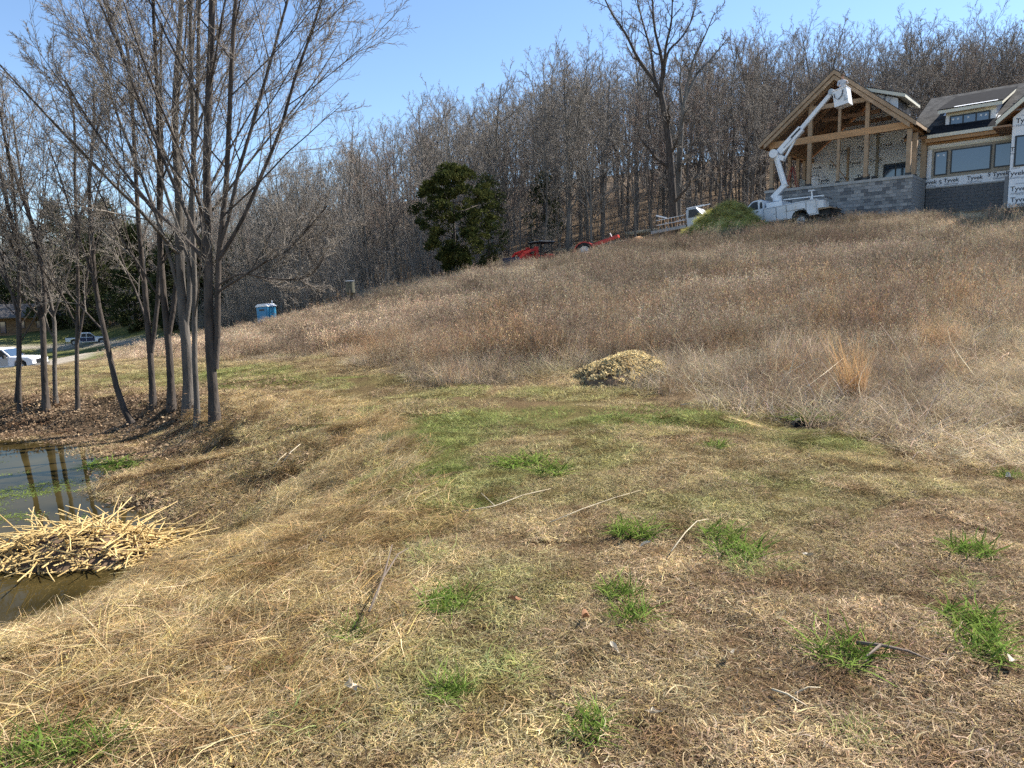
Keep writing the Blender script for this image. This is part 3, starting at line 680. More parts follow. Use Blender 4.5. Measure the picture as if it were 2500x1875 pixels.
# smaller bare trees at the wood edge, told apart by where they stand
# ------------------------------------------------------------------ trees on the pond bank
def bank(px, py):
    p = hit(px, py, 6, 30); return p
whip = lambda n1, sc=1.0: [dict(n_each=n1, t0=.24, t1=.98, ang=(22, 50), lenf=.50 * sc, K=8, wob=.05, trop=.05, rmin=.010, rfac=.48, taper=.25, S=5, wood=True),
        dict(n_each=7, t0=.18, t1=.98, ang=(18, 45), lenf=.50, K=6, wob=.06, trop=.05, rmin=.0055, rfac=.55, taper=.35, S=4),
        dict(n_each=8, t0=.12, t1=1, ang=(18, 50), lenf=.42, K=4, wob=.08, trop=.05, rmin=.0035, rfac=.55, taper=.5, S=3),
        dict(n_each=7, t0=.08, t1=1, ang=(18, 55), lenf=.42, K=2, wob=.08, trop=.06, rmin=.0028, rfac=.6, taper=.6, S=3)]
Z6 = lambda X, Y: (X / 3.16, 600 + Y / 3.16)
def bank_tree(label, basepx, stems, spec, bark, seed, seg_n=None):
    b = bank(*basepx); D = b[1]; out = []
    for pl, r0, r1, top in stems:
        pts = [tuple(at(a, c, D)) for a, c in pl]
        if pl[0] == basepx: pts = [(b[0], b[1], b[2] - .15)] + [tuple(b + np.array([0, 0, .05]))] + pts[1:]
        rr = np.random.default_rng(seed + len(out)); last = np.array(pts[-1]); d = last - np.array(pts[-2]); d /= np.linalg.norm(d)
        dr = rr.normal(0, .16)
        for q in range(1, 4):
            if top > last[2]:
                f = q / 3.; pts.append((last[0] + d[0] * (top - last[2]) * f + rr.normal(0, .04), last[1] + dr * (top - last[2]) * f, last[2] + (top - last[2]) * f))
        out.append((pts, r0 * .8, r1 * .8))
    return own_tree('bank_tree', label, tuple(b), out, spec, bark, 'twig', seed, 'bare trees along the pond bank')
Q = lambda L: [Z6(*q) for q in L]
bank_tree('thin twin-stemmed tree nearest the left edge of the pond bank', Z6(152, 1285), [(Q([(152, 1285), (148, 1000), (146, 700), (150, 350), (150, 100), (130, -300)]), .055, .025, 5.2), (Q([(128, 1210), (135, 900), (150, 600), (110, 380), (0, 180), (-90, 0)]), .04, .02, 4.2), (Q([(160, 500), (60, 300), (20, 100)]), .022, .015, 3.6)], whip(8), 'bark_dark', 501)
bank_tree('double trunk on the pond bank, second clump from the left', Z6(355, 1270), [(Q([(355, 1270), (345, 900), (345, 500), (270, 380), (160, 90), (90, -200)]), .085, .03, 5.4), (Q([(345, 520), (345, 300), (320, 100), (230, -200)]), .05, .02, 5.6), (Q([(340, 640), (300, 450), (230, 300)]), .03, .02, 4.0)], whip(8), 'bark_dark', 502)
bank_tree('slim grey tree with a Y fork just right of the double trunk', Z6(430, 1222), [(Q([(430, 1222), (420, 800), (415, 520), (390, 400), (300, 100), (240, -200)]), .06, .022, 5.3), (Q([(415, 540), (470, 380), (560, 100), (600, -100)]), .03, .014, 4.6), (Q([(410, 700), (370, 640), (350, 560)]), .025, .012, 2.4)], whip(7), 'bark_grey', 503)
bank_tree('straight pale-edged tree left of the leaning trunk', Z6(600, 1280), [(Q([(600, 1280), (595, 900), (598, 600), (600, 300), (600, 0), (590, -300)]), .055, .025, 5.6), (Q([(600, 740), (640, 550), (670, 300), (690, 0)]), .035, .015, 5.2), (Q([(590, 620), (520, 480), (420, 250)]), .025, .014, 3.8)], whip(8), 'bark_dark', 504)
bank_tree('dark leaning trunk curving out of the bank at its foot', Z6(1045, 1362), [(Q([(1045, 1362), (985, 1335), (940, 1270), (900, 1090), (850, 820), (790, 600), (735, 330), (705, 0), (690, -400)]), .075, .028, 5.4), (Q([(740, 350), (690, 150), (600, -100)]), .03, .014, 4.4)], whip(6, .7), 'bark_dark', 505)
bank_tree('V-forked tree standing right of the leaning trunk', Z6(1180, 1248), [(Q([(1180, 1248), (1172, 1000), (1168, 800), (1140, 560), (1115, 300), (1085, 0), (1060, -300)]), .08, .03, 6.4), (Q([(1168, 820), (1195, 650), (1222, 450), (1232, 100), (1235, -200)]), .055, .025, 6.5)], whip(7), 'bark_dark', 506)
bank_tree('Y-forked tree in the middle of the bank row', Z6(1322, 1255), [(Q([(1322, 1255), (1308, 1000), (1295, 680), (1262, 420), (1240, 100), (1230, -300)]), .09, .03, 7.0), (Q([(1300, 700), (1335, 520), (1365, 250), (1360, -100)]), .06, .025, 7.2)], whip(8), 'bark_dark', 507)
bank_tree('thickest grey ridged trunk left of the slender one', Z6(1452, 1285), [(Q([(1452, 1285), (1448, 1000), (1430, 650), (1405, 450), (1385, 150), (1370, -200), (1340, -700)]), .125, .04, 8.3), (Q([(1432, 640), (1460, 400), (1450, 100), (1470, -300)]), .06, .03, 7.8), (Q([(1400, 420), (1330, 150), (1240, -150), (1100, -500)]), .045, .02, 6.5)], whip(8), 'bark_grey', 508)
bank_tree('slender bowed trunk between the thick grey trunk and the front tree', Z6(1520, 1405), [(Q([(1520, 1405), (1525, 1150), (1490, 890), (1508, 650), (1510, 450), (1480, 100), (1480, -300)]), .062, .03, 7.6), (Q([(1495, 300), (1440, 50), (1300, -350)]), .035, .016, 6.4)], whip(8), 'bark_grey', 509)
bank_tree('biggest dark front tree on the bank with two rising stems', Z6(1660, 1402), [(Q([(1660, 1402), (1650, 1150), (1640, 900), (1600, 720), (1608, 400), (1610, 0), (1590, -500), (1600, -900)]), .105, .045, 8.6), (Q([(1662, 950), (1685, 800), (1672, 400), (1690, 100), (1720, -200), (1760, -700)]), .065, .03, 8.0),
           (Q([(1585, 120), (1490, 0), (1330, -150), (1150, -330)]), .04, .018, 5.0), (Q([(1610, 150), (1500, -150), (1350, -450), (1200, -800)]), .04, .018, 6.6), (Q([(1690, 350), (1900, 220), (2080, 100), (2212, 60)]), .03, .014, 3.0), (Q([(1690, 100), (1850, -150), (2000, -500), (2150, -850)]), .045, .018, 6.6), (Q([(1700, 0), (1780, -250), (1850, -600)]), .04, .02, 7.4), (Q([(1690, 300), (1850, 200), (2050, 250), (2350, 270)]), .022, .012, 2.2)], whip(9), 'bark_dark', 510)

# ------------------------------------------------------------------ evergreens
def evergreen_mesh(seed, Ht, prof, n, spray, m, drop=.2):
    rng = np.random.default_rng(seed); nc = 190
    cz_ = rng.uniform(0, 1, nc); rad = np.interp(cz_, *prof); ca = rng.uniform(0, 6.28, nc); cr = rad * np.sqrt(rng.uniform(.08, 1.1, nc))
    C = np.stack([np.cos(ca) * cr, np.sin(ca) * cr, cz_ * Ht], -1); cs = rng.uniform(.045, .10, nc) * Ht * .6
    idx = rng.integers(0, nc, n); d = rng.normal(0, 1, (n, 3)); d /= np.linalg.norm(d, axis=1, keepdims=True); q = rng.uniform(.3, 1, n) ** .5
    P = C[idx] + d * (cs[idx] * q)[:, None] * np.array([1.1, 1.1, .7])
    out = np.stack([P[:, 0], P[:, 1], np.full(n, Ht * .05)], -1); out /= np.linalg.norm(out, axis=1, keepdims=True) + 1e-6
    D = out * .6 + rng.normal(0, .6, (n, 3)); D[:, 2] += .2; D /= np.linalg.norm(D, axis=1, keepdims=True)
    S = np.cross(D, rng.normal(0, 1, (n, 3))); S /= np.linalg.norm(S, axis=1, keepdims=True)
    L = spray * rng.uniform(.6, 1.4, n)[:, None]
    V = np.stack([P, P + D * L * .5 + S * L * .22, P + D * L, P + D * L * .5 - S * L * .22], 1).reshape(-1, 3)
    F = np.arange(4 * n).reshape(-1, 4)
    b = np.repeat(rng.uniform(.6, 1.35, (n, 1)), 4, 0); return npmesh('evergreen_%d' % seed, V, F, m, bc=np.repeat(b, 3, 1))
def evergreen(name, label, px, py, D, Ht, prof, n, spray, mk, seed, group=None, trunk_r=.14):
    p = at(px, py, D); z = h1(p[0], p[1]); t = empty(name, (p[0], p[1], z)); tag(t, label, 'tree', group)
    me = evergreen_mesh(seed, Ht, prof, n, spray, M[mk]); link('crown', me, t)
    mb = MB().tube([(0, 0, -.3), (.03, 0, Ht * .3), (0, .04, Ht * .85)], [trunk_r * 1.2, trunk_r * .8, .03], 8)
    rng = random.Random(seed)
    for k in range(22):
        a = rng.uniform(0, 6.28); zz = Ht * rng.uniform(.12, .85); r = float(np.interp(zz / Ht, *prof)) * .9
        mb.tube([(0, 0, zz), (math.cos(a) * r * .5, math.sin(a) * r * .5, zz + r * .12), (math.cos(a) * r, math.sin(a) * r, zz + r * .3)], [trunk_r * .28, trunk_r * .16, .012], 4)
    mb.build('trunk', 'bark_dark', t, smooth=True); return t
evergreen('cedar_tree', 'dark green bushy cedar standing at the wood edge', 1112, 690, 50, 8.0, ([0, .14, .3, .5, .7, .88, 1], [.1, .5, 1.9, 2.7, 2.7, 2.0, .7]), 22000, .21, 'cedar', 41)
evergreen('cedar_tree', 'thin ragged cedar shaded behind the right side of the dark cedar', 1195, 690, 54, 7.2, ([0, .2, .5, .8, 1], [.3, .9, 1.6, 1.2, .2]), 2600, .26, 'pine', 42)
evergreen('cedar_tree', 'small dark cedar leafing low left of the red tractor', 1330, 600, 60, 7, ([0, .2, .5, .8, 1], [.3, 1.3, 1.5, .9, .2]), 1500, .26, 'pine', 43)
for i, (px, D, Ht, lb) in enumerate([(150, 128, 22, 'tall dark pine beyond the drive, seen behind the straight bank tree'), (215, 122, 19, 'dark pine beyond the drive, left of the leaning trunk top'), (330, 112, 17, 'dull green pine behind the V-forked bank tree'), (420, 104, 13, 'broad dull green pine behind the middle of the bank row'),
                                     (275, 132, 21, 'dark pine set back between the leaning and V-forked trunks'), (60, 138, 18, 'dark pine above the brown cabin roof'), (505, 100, 12, 'short dark pine showing right of the front bank tree'), (590, 98, 11, 'low dark evergreen behind the blue toilet')]):
    evergreen('pine_tree', lb, px, 760, D, Ht, ([0, .12, .3, .55, .8, 1], [.4, Ht * .2, Ht * .22, Ht * .17, Ht * .1, .2]), 6500, .62, 'pine', 60 + i, 'dark evergreens beyond the drive', .22)

# ------------------------------------------------------------------ grass: patch kinds
def blades(rng, n, rad, ln, wd, tilt, curl, segs=3, cvar=(.55, 1.35), hue=.12, base_z=0.0, round_=True):
    """n curved ribbons rooted in a disc"""
    a = rng.uniform(0, 6.283, n); r = rad * np.sqrt(rng.uniform(0, 1, n)); P = np.stack([np.cos(a) * r, np.sin(a) * r, np.full(n, base_z)], -1)
    az = rng.uniform(0, 6.283, n); tl = np.radians(rng.uniform(*tilt, n)); L = rng.uniform(*ln, n); W = rng.uniform(*wd, n)
    V = np.zeros((n, segs + 1, 2, 3)); daz = rng.normal(0, curl, n); dtl = np.abs(rng.normal(0, curl, n))
    sa = az + rng.uniform(0, 6.28, n) * .35 + 1.57
    S = np.stack([np.cos(sa), np.sin(sa), rng.normal(0, .35, n)], -1); S /= np.linalg.norm(S, axis=1, keepdims=True)
    p = P.copy()
    for k in range(segs + 1):
        w = W * (1 - .75 * (k / segs) ** 1.5) * .5
        V[:, k, 0] = p + S * w[:, None]; V[:, k, 1] = p - S * w[:, None]
        t = tl + dtl * k; z = az + daz * k
        d = np.stack([np.cos(z) * np.sin(t), np.sin(z) * np.sin(t), np.cos(t)], -1); p = p + d * (L / segs)[:, None]
        p[:, 2] = np.maximum(p[:, 2], .003)
    m = (segs + 1) * 2; b = (np.arange(n) * m)[:, None]; k = np.arange(segs)[None] * 2
    F = np.stack([b + k, b + k + 1, b + k + 3, b + k + 2], -1).reshape(-1, 4)
    c = rng.uniform(*cvar, (n, 1)) * (1 + rng.normal(0, hue, (n, 3)) * np.array([.5, .3, 1.0])); c = np.clip(c, .15, 2)
    return V.reshape(-1, 3), F, np.repeat(c, m, 0)
def cat_(parts):
    V, F, C, b = [], [], [], 0
    for v, f, c in parts: V.append(v); F.append(f + b); C.append(c); b += len(v)
    return np.concatenate(V), np.concatenate(F), np.concatenate(C)
def patch(name, parts, m='grass_patch'):
    v, f, c = cat_(parts); return npmesh(name, v, f, M[m], bc=c)
G = lambda s: np.random.default_rng(s)
NEAR, MIDP, GNEAR = [], [], []
for k in range(6):
    rng = G(700 + k)
    NEAR.append(patch('thatch_%d' % k, [blades(rng, 900, .32, (.035, .10), (.003, .0055), (50, 88), .6, 3, (.25, 1.5)), blades(rng, 240, .32, (.03, .07), (.0025, .004), (15, 50), .4, 3, (.4, 1.3))]))
for k in range(5):
    rng = G(720 + k)
    MIDP.append(patch('sward_%d' % k, [blades(rng, 950, .6, (.06, .15), (.005, .009), (45, 86), .45, 2, (.25, 1.5)), blades(rng, 300, .6, (.05, .10), (.004, .007), (10, 45), .3, 2)]))
STRAW = []
for k in range(4):
    rng = G(740 + k)
    STRAW.append(patch('straw_%d' % k, [blades(rng, 420, .45, (.08, .30), (.003, .0065), (66, 90), .15, 2, (.45, 1.5)), blades(rng, 300, .45, (.04, .12), (.003, .005), (30, 80), .4, 2, (.4, 1.3))]))
LONG = []      # rank uncut grass, bent over
for k in range(5):
    rng = G(760 + k)
    LONG.append(patch('rank_%d' % k, [blades(rng, 420, .7, (.25, .6), (.004, .008), (18, 62), .38, 3, (.5, 1.4)), blades(rng, 320, .7, (.2, .5), (.004, .008), (60, 88), .2, 2, (.45, 1.3))], 'weed'))
def weedstalks(rng, n, rad, hh, side, wd, head=True):
    """upright dead stalks with short side twigs and seed-head tufts"""
    P0, R = [], []
    a = rng.uniform(0, 6.283, n); r = rad * np.sqrt(rng.uniform(0, 1, n)); H_ = rng.uniform(*hh, n)
    lean = rng.normal(0, .16, (n, 2)); K = 5; t = np.linspace(0, 1, K)
    st = np.zeros((n, K, 3)); st[:, :, 0] = (np.cos(a) * r)[:, None] + lean[:, :1] * H_[:, None] * t ** 1.5; st[:, :, 1] = (np.sin(a) * r)[:, None] + lean[:, 1:] * H_[:, None] * t ** 1.5; st[:, :, 2] = H_[:, None] * t
    out = []
    def ribbon(P, w0, w1, cv):
        nn, kk, _ = P.shape; s = rng.normal(0, 1, (nn, 1, 3)); s[..., 2] *= .15; s /= np.linalg.norm(s, axis=2, keepdims=True)
        w = np.linspace(w0, w1, kk)[None, :, None] * .5; V = np.stack([P + s * w, P - s * w], 2).reshape(-1, 3)
        b = (np.arange(nn) * kk * 2)[:, None]; k = np.arange(kk - 1)[None] * 2; F = np.stack([b + k, b + k + 1, b + k + 3, b + k + 2], -1).reshape(-1, 4)
        c = np.clip(rng.uniform(*cv, (nn, 1)) * (1 + rng.normal(0, .08, (nn, 3))), .15, 2); return V, F, np.repeat(c, kk * 2, 0)
    out.append(ribbon(st, wd, wd * .5, (.6, 1.3)))
    m = n * side; idx = np.repeat(np.arange(n), side); tt = rng.uniform(.38, 1.0, m); f = tt * (K - 1); i = np.minimum(f.astype(int), K - 2); w = (f - i)[:, None]
    p = st[idx, i] * (1 - w) + st[idx, i + 1] * w; az = rng.uniform(0, 6.28, m); el = np.radians(rng.uniform(25, 70, m)); L = rng.uniform(.06, .2, m) * (1.3 - .7 * tt)
    d = np.stack([np.cos(az) * np.cos(el), np.sin(az) * np.cos(el), np.sin(el)], -1)
    out.append(ribbon(np.stack([p, p + d * L[:, None]], 1), wd * .6, wd * .4, (.55, 1.25)))
    if head:
        e = p + d * L[:, None]; d2 = d + rng.normal(0, .5, d.shape); d2 /= np.linalg.norm(d2, axis=1, keepdims=True)
        out.append(ribbon(np.stack([e, e + d2 * .035], 1), wd * 1.6, wd * 2.4, (.7, 1.6)))
    return cat_(out)
WEED, WEEDF = [], []
for k in range(6):
    rng = G(780 + k); v, f, c = weedstalks(rng, 62, .75, (.45, 1.0), 12, .0055); WEED.append(npmesh('weed_%d' % k, v, f, M['weed'], bc=c))
for k in range(6):
    rng = G(790 + k); v, f, c = weedstalks(rng, 110, 1.1, (.45, 1.0), 9, .010); WEEDF.append(npmesh('weedfar_%d' % k, v, f, M['weed'], bc=c))
BROOM = []
for k in range(4):
    rng = G(800 + k)
    BROOM.append(patch('broom_%d' % k, [blades(rng, 260, .5, (.4, .85), (.005, .009), (2, 26), .14, 3, (.6, 1.4)), blades(rng, 110, .5, (.2, .5), (.005, .008), (15, 60), .3, 3, (.5, 1.2))], 'weed'))

# ------------------------------------------------------------------ grass: where it grows
def wedge(n, D0, D1, rng, lo=-120, hi=2620, pw=2.0):
    D = (D0 ** pw + (D1 ** pw - D0 ** pw) * rng.uniform(0, 1, n)) ** (1 / pw); px = rng.uniform(lo, hi, n)
    x = (px - CPX) / FPX * D * 1.0; return x, D
def not_house(x, y, m=0.0):
    s = (x - HP[0]) * HUR[0] + (y - HP[1]) * HUR[1]; o = (x - HP[0]) * HV[0] + (y - HP[1]) * HV[1]
    return ~((s > -9.6 - m) & (s < 14 + m) & (o > -.5 - m) & (o < 14 + m)), s, o
def slope_rot(x, y, rng, k=1.0):
    e = .15; zx = (H(x + e, y) - H(x - e, y)) / (2 * e); zy = (H(x, y + e) - H(x, y - e)) / (2 * e)
    # small-angle tilt to the ground, then spin about the blade's own axis
    n = len(x); spin = rng.uniform(0, 6.283, n); R_ = np.zeros((n, 3))
    # Euler XYZ with z-spin applied first would twist the tilt, so rotate the slope into the spun frame
    R_[:, 2] = spin; R_[:, 0] = np.arctan(zy * np.cos(spin) - zx * np.sin(spin)) * k; R_[:, 1] = -np.arctan(zx * np.cos(spin) + zy * np.sin(spin)) * k
    return R_
TAN = np.array((.53, .42, .24)); STRAWC = np.array((.66, .51, .28)); BRN = np.array((.37, .27, .16)); GRN = np.array((.19, .235, .07)); GRN2 = np.array((.38, .375, .15)); PNK = np.array((.47, .345, .225))
def lawn_cols(x, y, px, py, rng):
    n = len(x); g = green_mask(px, py, x, y); a = fbm(x * .8, y * .8, 80, 3)[..., None]; b = fbm(x * 3.1, y * 3.1, 84, 2)
    c = TAN * (1 - a) + BRN * a
    c = mix(c, STRAWC, sstep(.55, .75, b) * .6)
    left = 1 - sstep(150, 900, px - (py - 1300) * .2); c = mix(c, STRAWC, left * .45 * (py > 1050))
    right = sstep(1300, 1900, px) * (py > 1150); c = mix(c, PNK, right * .6)
    c = mix(c, GRN2, np.clip(g * 1.2, 0, 1) * (rng.random(n) < .75)); c = mix(c, GRN, np.clip(g * 1.1 - .2, 0, 1) * (rng.random(n) < .7))
    return c * rng.uniform(.75, 1.2, (n, 1))
rg = G(31)
# close turf
x, y = wedge(1500, 1.6, 8.2, rg, pw=1.8); z = H(x, y); px, py, fl = zones(x, y, z); sd = shore_dist(x, y)
hol = np.hypot(x - BURROW[0], y - BURROW[1]); k = (hol > .4) & (fl < .5) & (sd > .12) & (rg.random(len(x)) < .9 - .45 * (fbm(x * 3, y * 3, 95, 2) < .40)); x, y, z, px, py = (q[k] for q in (x, y, z, px, py)); n = len(x)
s = rg.uniform(.75, 1.2, n)
scatter('dry_turf', 'short dead tan turf and thatch in the foreground', 'grass', np.stack([x, y, z], -1), slope_rot(x, y, rg), np.stack([s, s, s * rg.uniform(.45, .85, n)], -1), rg.integers(0, 6, n), lawn_cols(x, y, px, py, rg), NEAR)
x, y = wedge(1900, 6.0, 26, rg, -200, 2700, pw=1.7); z = H(x, y); px, py, fl = zones(x, y, z); sd = shore_dist(x, y)
k = (fl < .6) & (sd > .15) & (rg.random(len(x)) < np.where(y < 8.2, .35, 1)) & ~((sd < 2.3) & (y > 9) & (px < 560) & (rg.random(len(x)) < .85)); x, y, z, px, py = (q[k] for q in (x, y, z, px, py)); n = len(x)
s = rg.uniform(.7, 1.15, n)
scatter('mown_grass', 'mown meadow grass, tan with pale green patches, in mid distance', 'grass', np.stack([x, y, z], -1), slope_rot(x, y, rg), np.stack([s, s, s * .6], -1), rg.integers(0, 5, n), lawn_cols(x, y, px, py, rg), MIDP)
# flattened straw on the pond slope
x, y = wedge(1300, 2.5, 13, rg, -150, 1150, pw=1.5); z = H(x, y); px, py, fl = zones(x, y, z); sd = shore_dist(x, y)
k = (sd > np.where(y < 9, .4, .1)) & (sd < 3.6) & ~((sd < 2.3) & (y > 9.6) & (px < 500) & (rg.random(len(x)) < .8)) & (fl < .4) & (px < 1000 - np.abs(py - 1250) * .3) & (rg.random(len(x)) < .85); x, y, z, px, py = (q[k] for q in (x, y, z, px, py)); n = len(x)
s = rg.uniform(.7, 1.2, n); rt = slope_rot(x, y, rg); c = STRAWC * rg.uniform(.55, 1.1, (n, 1)); c[rg.random(n) < .4] *= (.72, .66, .58)
scatter('flattened_straw', 'straw-coloured flattened grass on the pond slope', 'grass', np.stack([x, y, z + .005], -1), rt, np.stack([s, s, s * .8], -1), rg.integers(0, 4, n), c, STRAW)
# uncut field: rank grass underneath
def field_pts(n, D0, D1, pw, thr=.3):
    x, y = wedge(n, D0, D1, rg, -260, 2760, pw); z = H(x, y); px, py, fl = zones(x, y, z)
    ok, s, o = not_house(x, y, .5); clr = (s > -12.5) & (s < 18) & (o > -3.6 + (fbm(x, y, 97, 2) - .5) * 2)
    k = (fl > thr) & ok & ~clr & (y < edge_depth(px) - 1.5) & (np.minimum(line_dist(x, y, ROAD), line_dist(x, y, ROAD2)) > 2.2) & ~((y > 56) & (px < 480))
    return tuple(q[k] for q in (x, y, z, px, py, fl))
def pale_zone(px, py): return sstep(2230, 2330, px + (py - 700) * -.05) * (py < 1140)
def tan_zone(px, py, x, y): return (1 - sstep(950, 1350, px)) * sstep(745, 775, py) * sstep(.25, .5, fbm(x * .25, y * .25, 99, 2))
WBRN = np.array((.215, .155, .115)); WGRY = np.array((.36, .30, .215)); WTAN = np.array((.58, .44, .30)); WRUS = np.array((.40, .25, .13))
x, y, z, px, py, fl = field_pts(5200, 6, 55, 1.5); n = len(x); s = rg.uniform(.6, 1.1, n); pz = pale_zone(px, py); tz = tan_zone(px, py, x, y)
c = mix(np.tile(WGRY * 1.25, (n, 1)), WTAN, np.clip(tz * .9 + pz * .6 + .35 * (rg.random(n) < .4), 0, 1)); c = mix(c, np.array((.66, .55, .36)), pz * .7 * (rg.random(n) < .8)) * rg.uniform(.7, 1.2, (n, 1))
c = mix(c, GRN2, (fl < .8) * .5 * (rg.random(n) < .4))
LOWX, LOWH = [150, 450, 650, 900, 1250], [.32, .42, .5, .8, 1.0]
hz = s * np.clip(.35 + fl * .6, .3, 1) * (1 - .35 * pz) * np.interp(px, LOWX, LOWH) * (.6 + .8 * fbm(x * .45, y * .45, 111, 2)); big = 1 + .35 * sstep(18, 35, y)
scatter('rank_grass', 'matted uncut straw grass under the weeds on the slope', 'grass', np.stack([x, y, z], -1), slope_rot(x, y, rg), np.stack([s * big, s * big, hz], -1), rg.integers(0, 5, n), c, LONG)
x, y, z, px, py, fl = field_pts(1100, 7, 24, 1.5, .6); n = len(x); pz = pale_zone(px, py); k = rg.random(n) > pz * .72; x, y, z, px, py, fl = (q[k] for q in (x, y, z, px, py, fl)); n = len(x)
s = rg.uniform(.65, 1.1, n) * np.clip(.35 + .65 * sstep(8, 16, y), .35, 1) * np.interp(px, LOWX, LOWH) * (.62 + .76 * fbm(x * .6, y * .6, 113, 2)); c = mix(np.tile(WBRN, (n, 1)), WGRY, rg.random(n)); c = mix(c, WRUS, (rg.random(n) < .25) * .6) * rg.uniform(.75, 1.3, (n, 1))
scatter('dead_weeds', 'brown dead weed stalks on the near slope', 'weeds', np.stack([x, y, z], -1), np.stack([rg.normal(0, .12, n), rg.normal(0, .12, n), rg.uniform(0, 6.28, n)], -1), np.stack([s, s, s], -1), rg.integers(0, 6, n), c, WEED)
x, y, z, px, py, fl = field_pts(2700, 20, 58, 1.7, .6); n = len(x); pz = pale_zone(px, py); k = rg.random(n) > pz * .7; x, y, z, px, py, fl = (q[k] for q in (x, y, z, px, py, fl)); n = len(x)
s = rg.uniform(.7, 1.15, n); tz = tan_zone(px, py, x, y); c = mix(np.tile(WBRN, (n, 1)), WGRY, rg.random(n)); c = mix(c, WTAN, tz * .7 * (rg.random(n) < .7)) * rg.uniform(.75, 1.3, (n, 1))
hs = np.where((px > 1780) & (py < 590), .55, 1.0) * np.interp(px, LOWX, LOWH) * (.62 + .76 * fbm(x * .35, y * .35, 113, 2)); vv = .35 + 1.25 * fbm(x * .3, y * .3, 115, 3)[:, None]; c = c * vv
scatter('tall_dead_weeds', 'grey-brown tall dead weeds covering the hill crest', 'weeds', np.stack([x, y, z], -1), np.stack([rg.normal(0, .1, n), rg.normal(0, .1, n), rg.uniform(0, 6.28, n)], -1), np.stack([s, s, s * hs], -1), rg.integers(0, 6, n), c, WEEDF)
x, y, z, px, py, fl = field_pts(3000, 9, 48, 1.5, .7); tz = tan_zone(px, py, x, y); k = rg.random(len(x)) < tz * .55 + .05; x, y, z, px, py, fl = (q[k] for q in (x, y, z, px, py, fl)); n = len(x); s = rg.uniform(.55, 1.0, n) * np.interp(px, LOWX, LOWH)
scatter('tan_bunchgrass', 'pinkish tan bunchgrass along the foot of the slope', 'grass', np.stack([x, y, z], -1), np.stack([rg.normal(0, .08, n), rg.normal(0, .08, n), rg.uniform(0, 6.28, n)], -1), np.stack([s * 1.2, s * 1.2, s], -1), rg.integers(0, 4, n), WTAN * rg.uniform(.75, 1.25, (n, 1)), BROOM)

# ------------------------------------------------------------------ house under construction (local x along front, y into the house, z absolute height)
house = empty('house', hw(0, 0, 0), HROT)
tag(house, 'half-built gabled house wrapped in white sheeting on a grey block foundation', 'house')
FZ, BZ = 8.0, 5.3
fd = MB().box(-8.8, -.03, .05, 8.2, BZ, 7.86).build('foundation', 'mortar', house)
cap = MB().box(-8.86, .03, -.05, 8.25, 7.86, 8.03).build('foundation_cap', 'concrete', house)
BL = {}
for q in 'abc': BL[q] = MB().box(0, .392, 0, .05, 0, .19).build('concrete_block', 'block_' + q, fd)
first = {q: True for q in 'abc'}; rb = random.Random(3)
def block(s, z, w):
    q = rb.choices('abc', (5, 3, 3))[0]
    o = BL[q] if first[q] else BL[q].copy()
    if not first[q]: COL.objects.link(o); o.parent = fd
    first[q] = False; o.location = (s, 0 + rb.uniform(-.004, .004), z); o.scale = (w / .392, 1, 1)
for r in range(11):
    z = 5.66 + r * .2; s = -8.8 - (.2 if r % 2 else 0)
    while s < -.02:
        a = max(s, -8.8); b = min(s + .39, -.002)
        if b - a > .08: block(a, z, b - a)
        s += .4
def blockwall(mb, horiz, fixed, a0, a1, z0, rows, sgn):
    for r in range(rows):
        a = a0 - (.2 if r % 2 else 0)
        while a < a1 - .02:
            p, q = max(a, a0), min(a + .39, a1)
            if q - p > .05:
                d = rb.uniform(-.004, .004)
                if horiz: mb.box(p, q, fixed - .05 + d, fixed, z0 + r * .2, z0 + r * .2 + .19)
                else: mb.box(fixed, fixed + .05 + d, p, q, z0 + r * .2, z0 + r * .2 + .19)
            a += .4
sw = MB(); blockwall(sw, False, -.03, .06, 3.3, 5.66, 11, 1); tag(sw.build('side_block_courses', 'block_c', fd), kind='stuff')
wf = MB().box(0.05, 4.7, 3.4, 10, BZ, 7.5).build('wing_foundation', 'mortar', house)
ww = MB(); blockwall(ww, True, 3.4, 0.05, 4.55, 5.66, 9, 1); tag(ww.build('block_courses', 'block_b', wf), kind='stuff')
MB().box(.05, 4.6, 3.3, 3.42, 7.47, 7.56).build('sill_plate', 'concrete', house)
# walls in white sheeting
GA = lambda s: 14.78 - .82 * abs(s + 4.5)              # porch gable roof plane height
bw = MB().prism([(-8.7, 8.03), (-.02, 8.03), (-.02, GA(-.02) - .35), (-4.5, GA(-4.5) - .45), (-8.7, GA(-8.7) - .35)], 8.0, 8.15).build('porch_back_wall', 'wrap', house)
MB().box(-.12, 0.0, 3.45, 8.0, 8.03, 11.0).build('side_wall', 'wrap', house)
wl = MB().box(0.02, 4.7, 3.42, 3.6, 7.56, 10.5).build('wing_wall', 'wrap', house)
rwp = [(4.62, 5.68), (13, 5.68), (13, 10.2), (8.6, 14.0), (4.62, 10.62)]
rw = MB().prism(rwp, 1.0, 1.2).build('gable_wall', 'wrap', house)
MB().box(4.62, 4.75, 1.2, 9, 5.5, 10.6).build('gable_side_wall', 'wrap', house)
LT = {}
def lett(o):
    k = round(o, 2); LT.setdefault(k, (MB(), MB())); return LT[k]
def tyv(s, o, z, k=1.0, rot=0.0):
    lt, lg = lett(o)
    put_text(lt, 'Tyvek', s, o, z, .36 * k, rot)
    c, n = math.cos(rot), math.sin(rot)
    put_text(lg, 'HomeWrap', s + .24 * k * n, o, z - .24 * k * c, .17 * k, rot)
    put_text(lg, 'DUPONT', s - .25 * k * n, o, z + .27 * k * c, .10 * k, rot)
